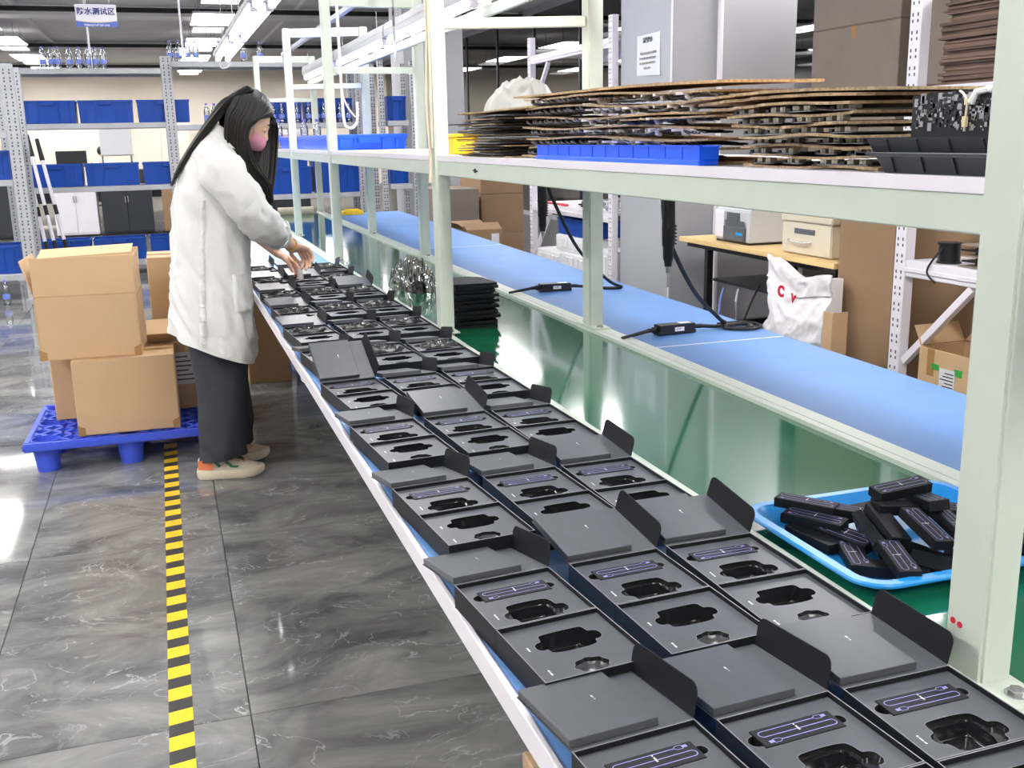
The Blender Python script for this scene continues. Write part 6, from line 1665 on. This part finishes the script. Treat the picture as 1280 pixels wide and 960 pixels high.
# --- sneakers
def sneaker(hx, hy, ang):
    R = rz(ang); O = Vector((hx, hy, 0))
    P = lambda x, y, z: O + R @ Vector((x, y, z))
    prof = [(0.000, 0.020), (0.010, 0.033), (0.04, 0.040), (0.09, 0.039), (0.14, 0.043), (0.19, 0.048), (0.235, 0.042), (0.262, 0.026), (0.272, 0.008)]
    out = [(x, w) for x, w in prof] + [(x, -w) for x, w in reversed(prof)]
    g = MB(); rr = []
    for z, k, toe in ((0.001, 0.93, 0.0), (0.010, 1.03, 0.0), (0.030, 1.05, 0), (0.040, 1.0, 0)):
        rr.append([P(0.136+(x-0.136)*(1+(k-1)*0.5), y*k, z + (0.010*max(0, (x-0.2)/0.07)**2 if z < 0.02 else 0.004*max(0, (x-0.2)/0.07)) + (0.008*max(0, (0.06-x)/0.06) if z > 0.02 else 0)) for x, y in out])
    g.loft(rr); sole = g.build('sole', 'sole', per, smooth=0.8)
    g = MB(); rr = []
    for x, w, h in ((0.004, 0.020, 0.085), (0.020, 0.034, 0.104), (0.06, 0.039, 0.112), (0.10, 0.039, 0.112), (0.145, 0.042, 0.094), (0.185, 0.046, 0.074), (0.225, 0.042, 0.060), (0.255, 0.026, 0.050), (0.268, 0.008, 0.042)):
        rr.append([P(x, w*math.cos(a)*(1.0 if math.sin(a) < 0.5 else 0.92), 0.026 + (h-0.026)*max(0, math.sin(a))**0.8) for a in [PI*k/16 for k in range(17)]])
    g.loft(rr, cap=False, closed=False)
    g.f.append(tuple(range(17))); up = g.build('upper', 'shoe', per, smooth=1.0)
    for s in (-1, 1):
        g = MB().add([P(0.004, s*0.0315, 0.046), P(0.062, s*0.0428, 0.044), P(0.072, s*0.0428, 0.062), P(0.056, s*0.0405, 0.086), P(0.008, s*0.0320, 0.086)], [(0, 1, 2, 3, 4)])
        g.build('heel_patch', 'orange', up, smooth=0)
        g = MB()
        z = [(0.070, 0.088), (0.095, 0.058), (0.120, 0.080), (0.145, 0.056), (0.170, 0.054)]
        for a, b in zip(z, z[1:]):
            wa = 0.0432+0.003*(a[0]-0.05)/0.1; wb = 0.0432+0.003*(b[0]-0.05)/0.1
            g.add([P(a[0]-0.005, s*wa, a[1]-0.004), P(b[0]-0.005, s*wb, b[1]-0.004), P(b[0]+0.006, s*wb, b[1]+0.004), P(a[0]+0.006, s*wa, a[1]+0.004)], [(0, 1, 2, 3)])
        g.build('side_stripe', 'dkgreen', up, smooth=0)
    g = MB()
    for k in range(4):
        x = 0.125+0.022*k; h = 0.106-0.0105*k+0.001
        g.tube(smooth_path([P(x, -0.026, h-0.016), P(x, 0, h+0.002), P(x, 0.026, h-0.016)], 4), 0.0028, 6)
    g.build('laces', 'orange', up)
    MB().add([P(0.10, -0.022, 0.108), P(0.19, -0.022, 0.074), P(0.19, 0.022, 0.074), P(0.10, 0.022, 0.108), P(0.10, 0, 0.118), P(0.19, 0, 0.080)], [(0, 1, 5, 4), (4, 5, 2, 3)]).build('tongue', 'dkgreen', up, smooth=0)
sneaker(0.032, 4.383, -0.135)
sneaker(0.075, 4.576, 0.07)

# --- small seated person in the far office
t = thing('person', 'small dark haired person in white seated at a desk far behind the left rack bay', 'person', (-1.25, 25.8, 0))
b = MB()
b.sphere((-1.22, 25.8, 1.22), (0.085, 0.08, 0.11), 16, 12)
def lb(pts, rs):
    b.tube(pts, rs, 12)
    for p, r in zip(pts, rs): b.sphere(p, r*0.99, 12, 8)
lb([(-1.25, 25.8, 1.10), (-1.235, 25.8, 1.16)], [0.05, 0.05])
lb([(-1.27, 25.8, 0.5), (-1.28, 25.8, 0.75), (-1.26, 25.8, 1.0)], [0.14, 0.13, 0.14])
for s in (-1, 1):
    lb([(-1.26, 25.8+0.16*s, 1.02), (-1.20, 25.8+0.2*s, 0.80), (-0.98, 25.8+0.14*s, 0.79)], [0.055, 0.045, 0.035])
    lb([(-1.27, 25.8+0.1*s, 0.5), (-0.86, 25.8+0.1*s, 0.5), (-0.84, 25.8+0.1*s, 0.06), (-0.70, 25.8+0.1*s, 0.04)], [0.08, 0.06, 0.045, 0.035])
o2 = b.build('body', 'skin', t)
md = o2.modifiers.new('r', 'REMESH'); md.mode = 'VOXEL'; md.voxel_size = 0.012; md.use_smooth_shade = True
dg = bpy.context.evaluated_depsgraph_get(); nm = bpy.data.meshes.new_from_object(o2.evaluated_get(dg)); o2.modifiers.clear(); o2.data = nm
b = MB(); b.loft([[(-1.27+0.17*k*math.cos(2*PI*i/16), 25.8+0.21*k*math.sin(2*PI*i/16), z) for i in range(16)] for k, z in ((1.0, 0.52), (0.98, 0.8), (0.95, 1.0), (0.5, 1.1))]).build('shirt', 'paper', t)
MB().sphere((-1.245, 25.8, 1.255), (0.095, 0.092, 0.105), 14, 10).build('hair', 'hair', t)
t = thing('office_chair', 'dark office chair under the far seated person', 'chair', (-1.27, 25.8, 0))
MB().box((-1.47, 25.58, 0.36), (-1.03, 26.02, 0.415)).build('seat', 'plastic_dark', t, bevel=0.02)
MB().box((-1.52, 25.6, 0.5), (-1.475, 26.0, 0.95)).build('backrest', 'plastic_dark', t, bevel=0.015)
MB().cyl((-1.25, 25.8, 0.05), (-1.25, 25.8, 0.36), 0.025, 10).build('column', 'metal', t)
for k in range(5): MB().bar((-1.25, 25.8, 0.05), (-1.25+0.28*math.cos(k*1.257), 25.8+0.28*math.sin(k*1.257), 0.03), 0.03, 0.03).build('leg', 'plastic_dark', t, smooth=0)

# finish: every copy keeps its own label; nothing left unparented without one
bpy.context.view_layer.update()
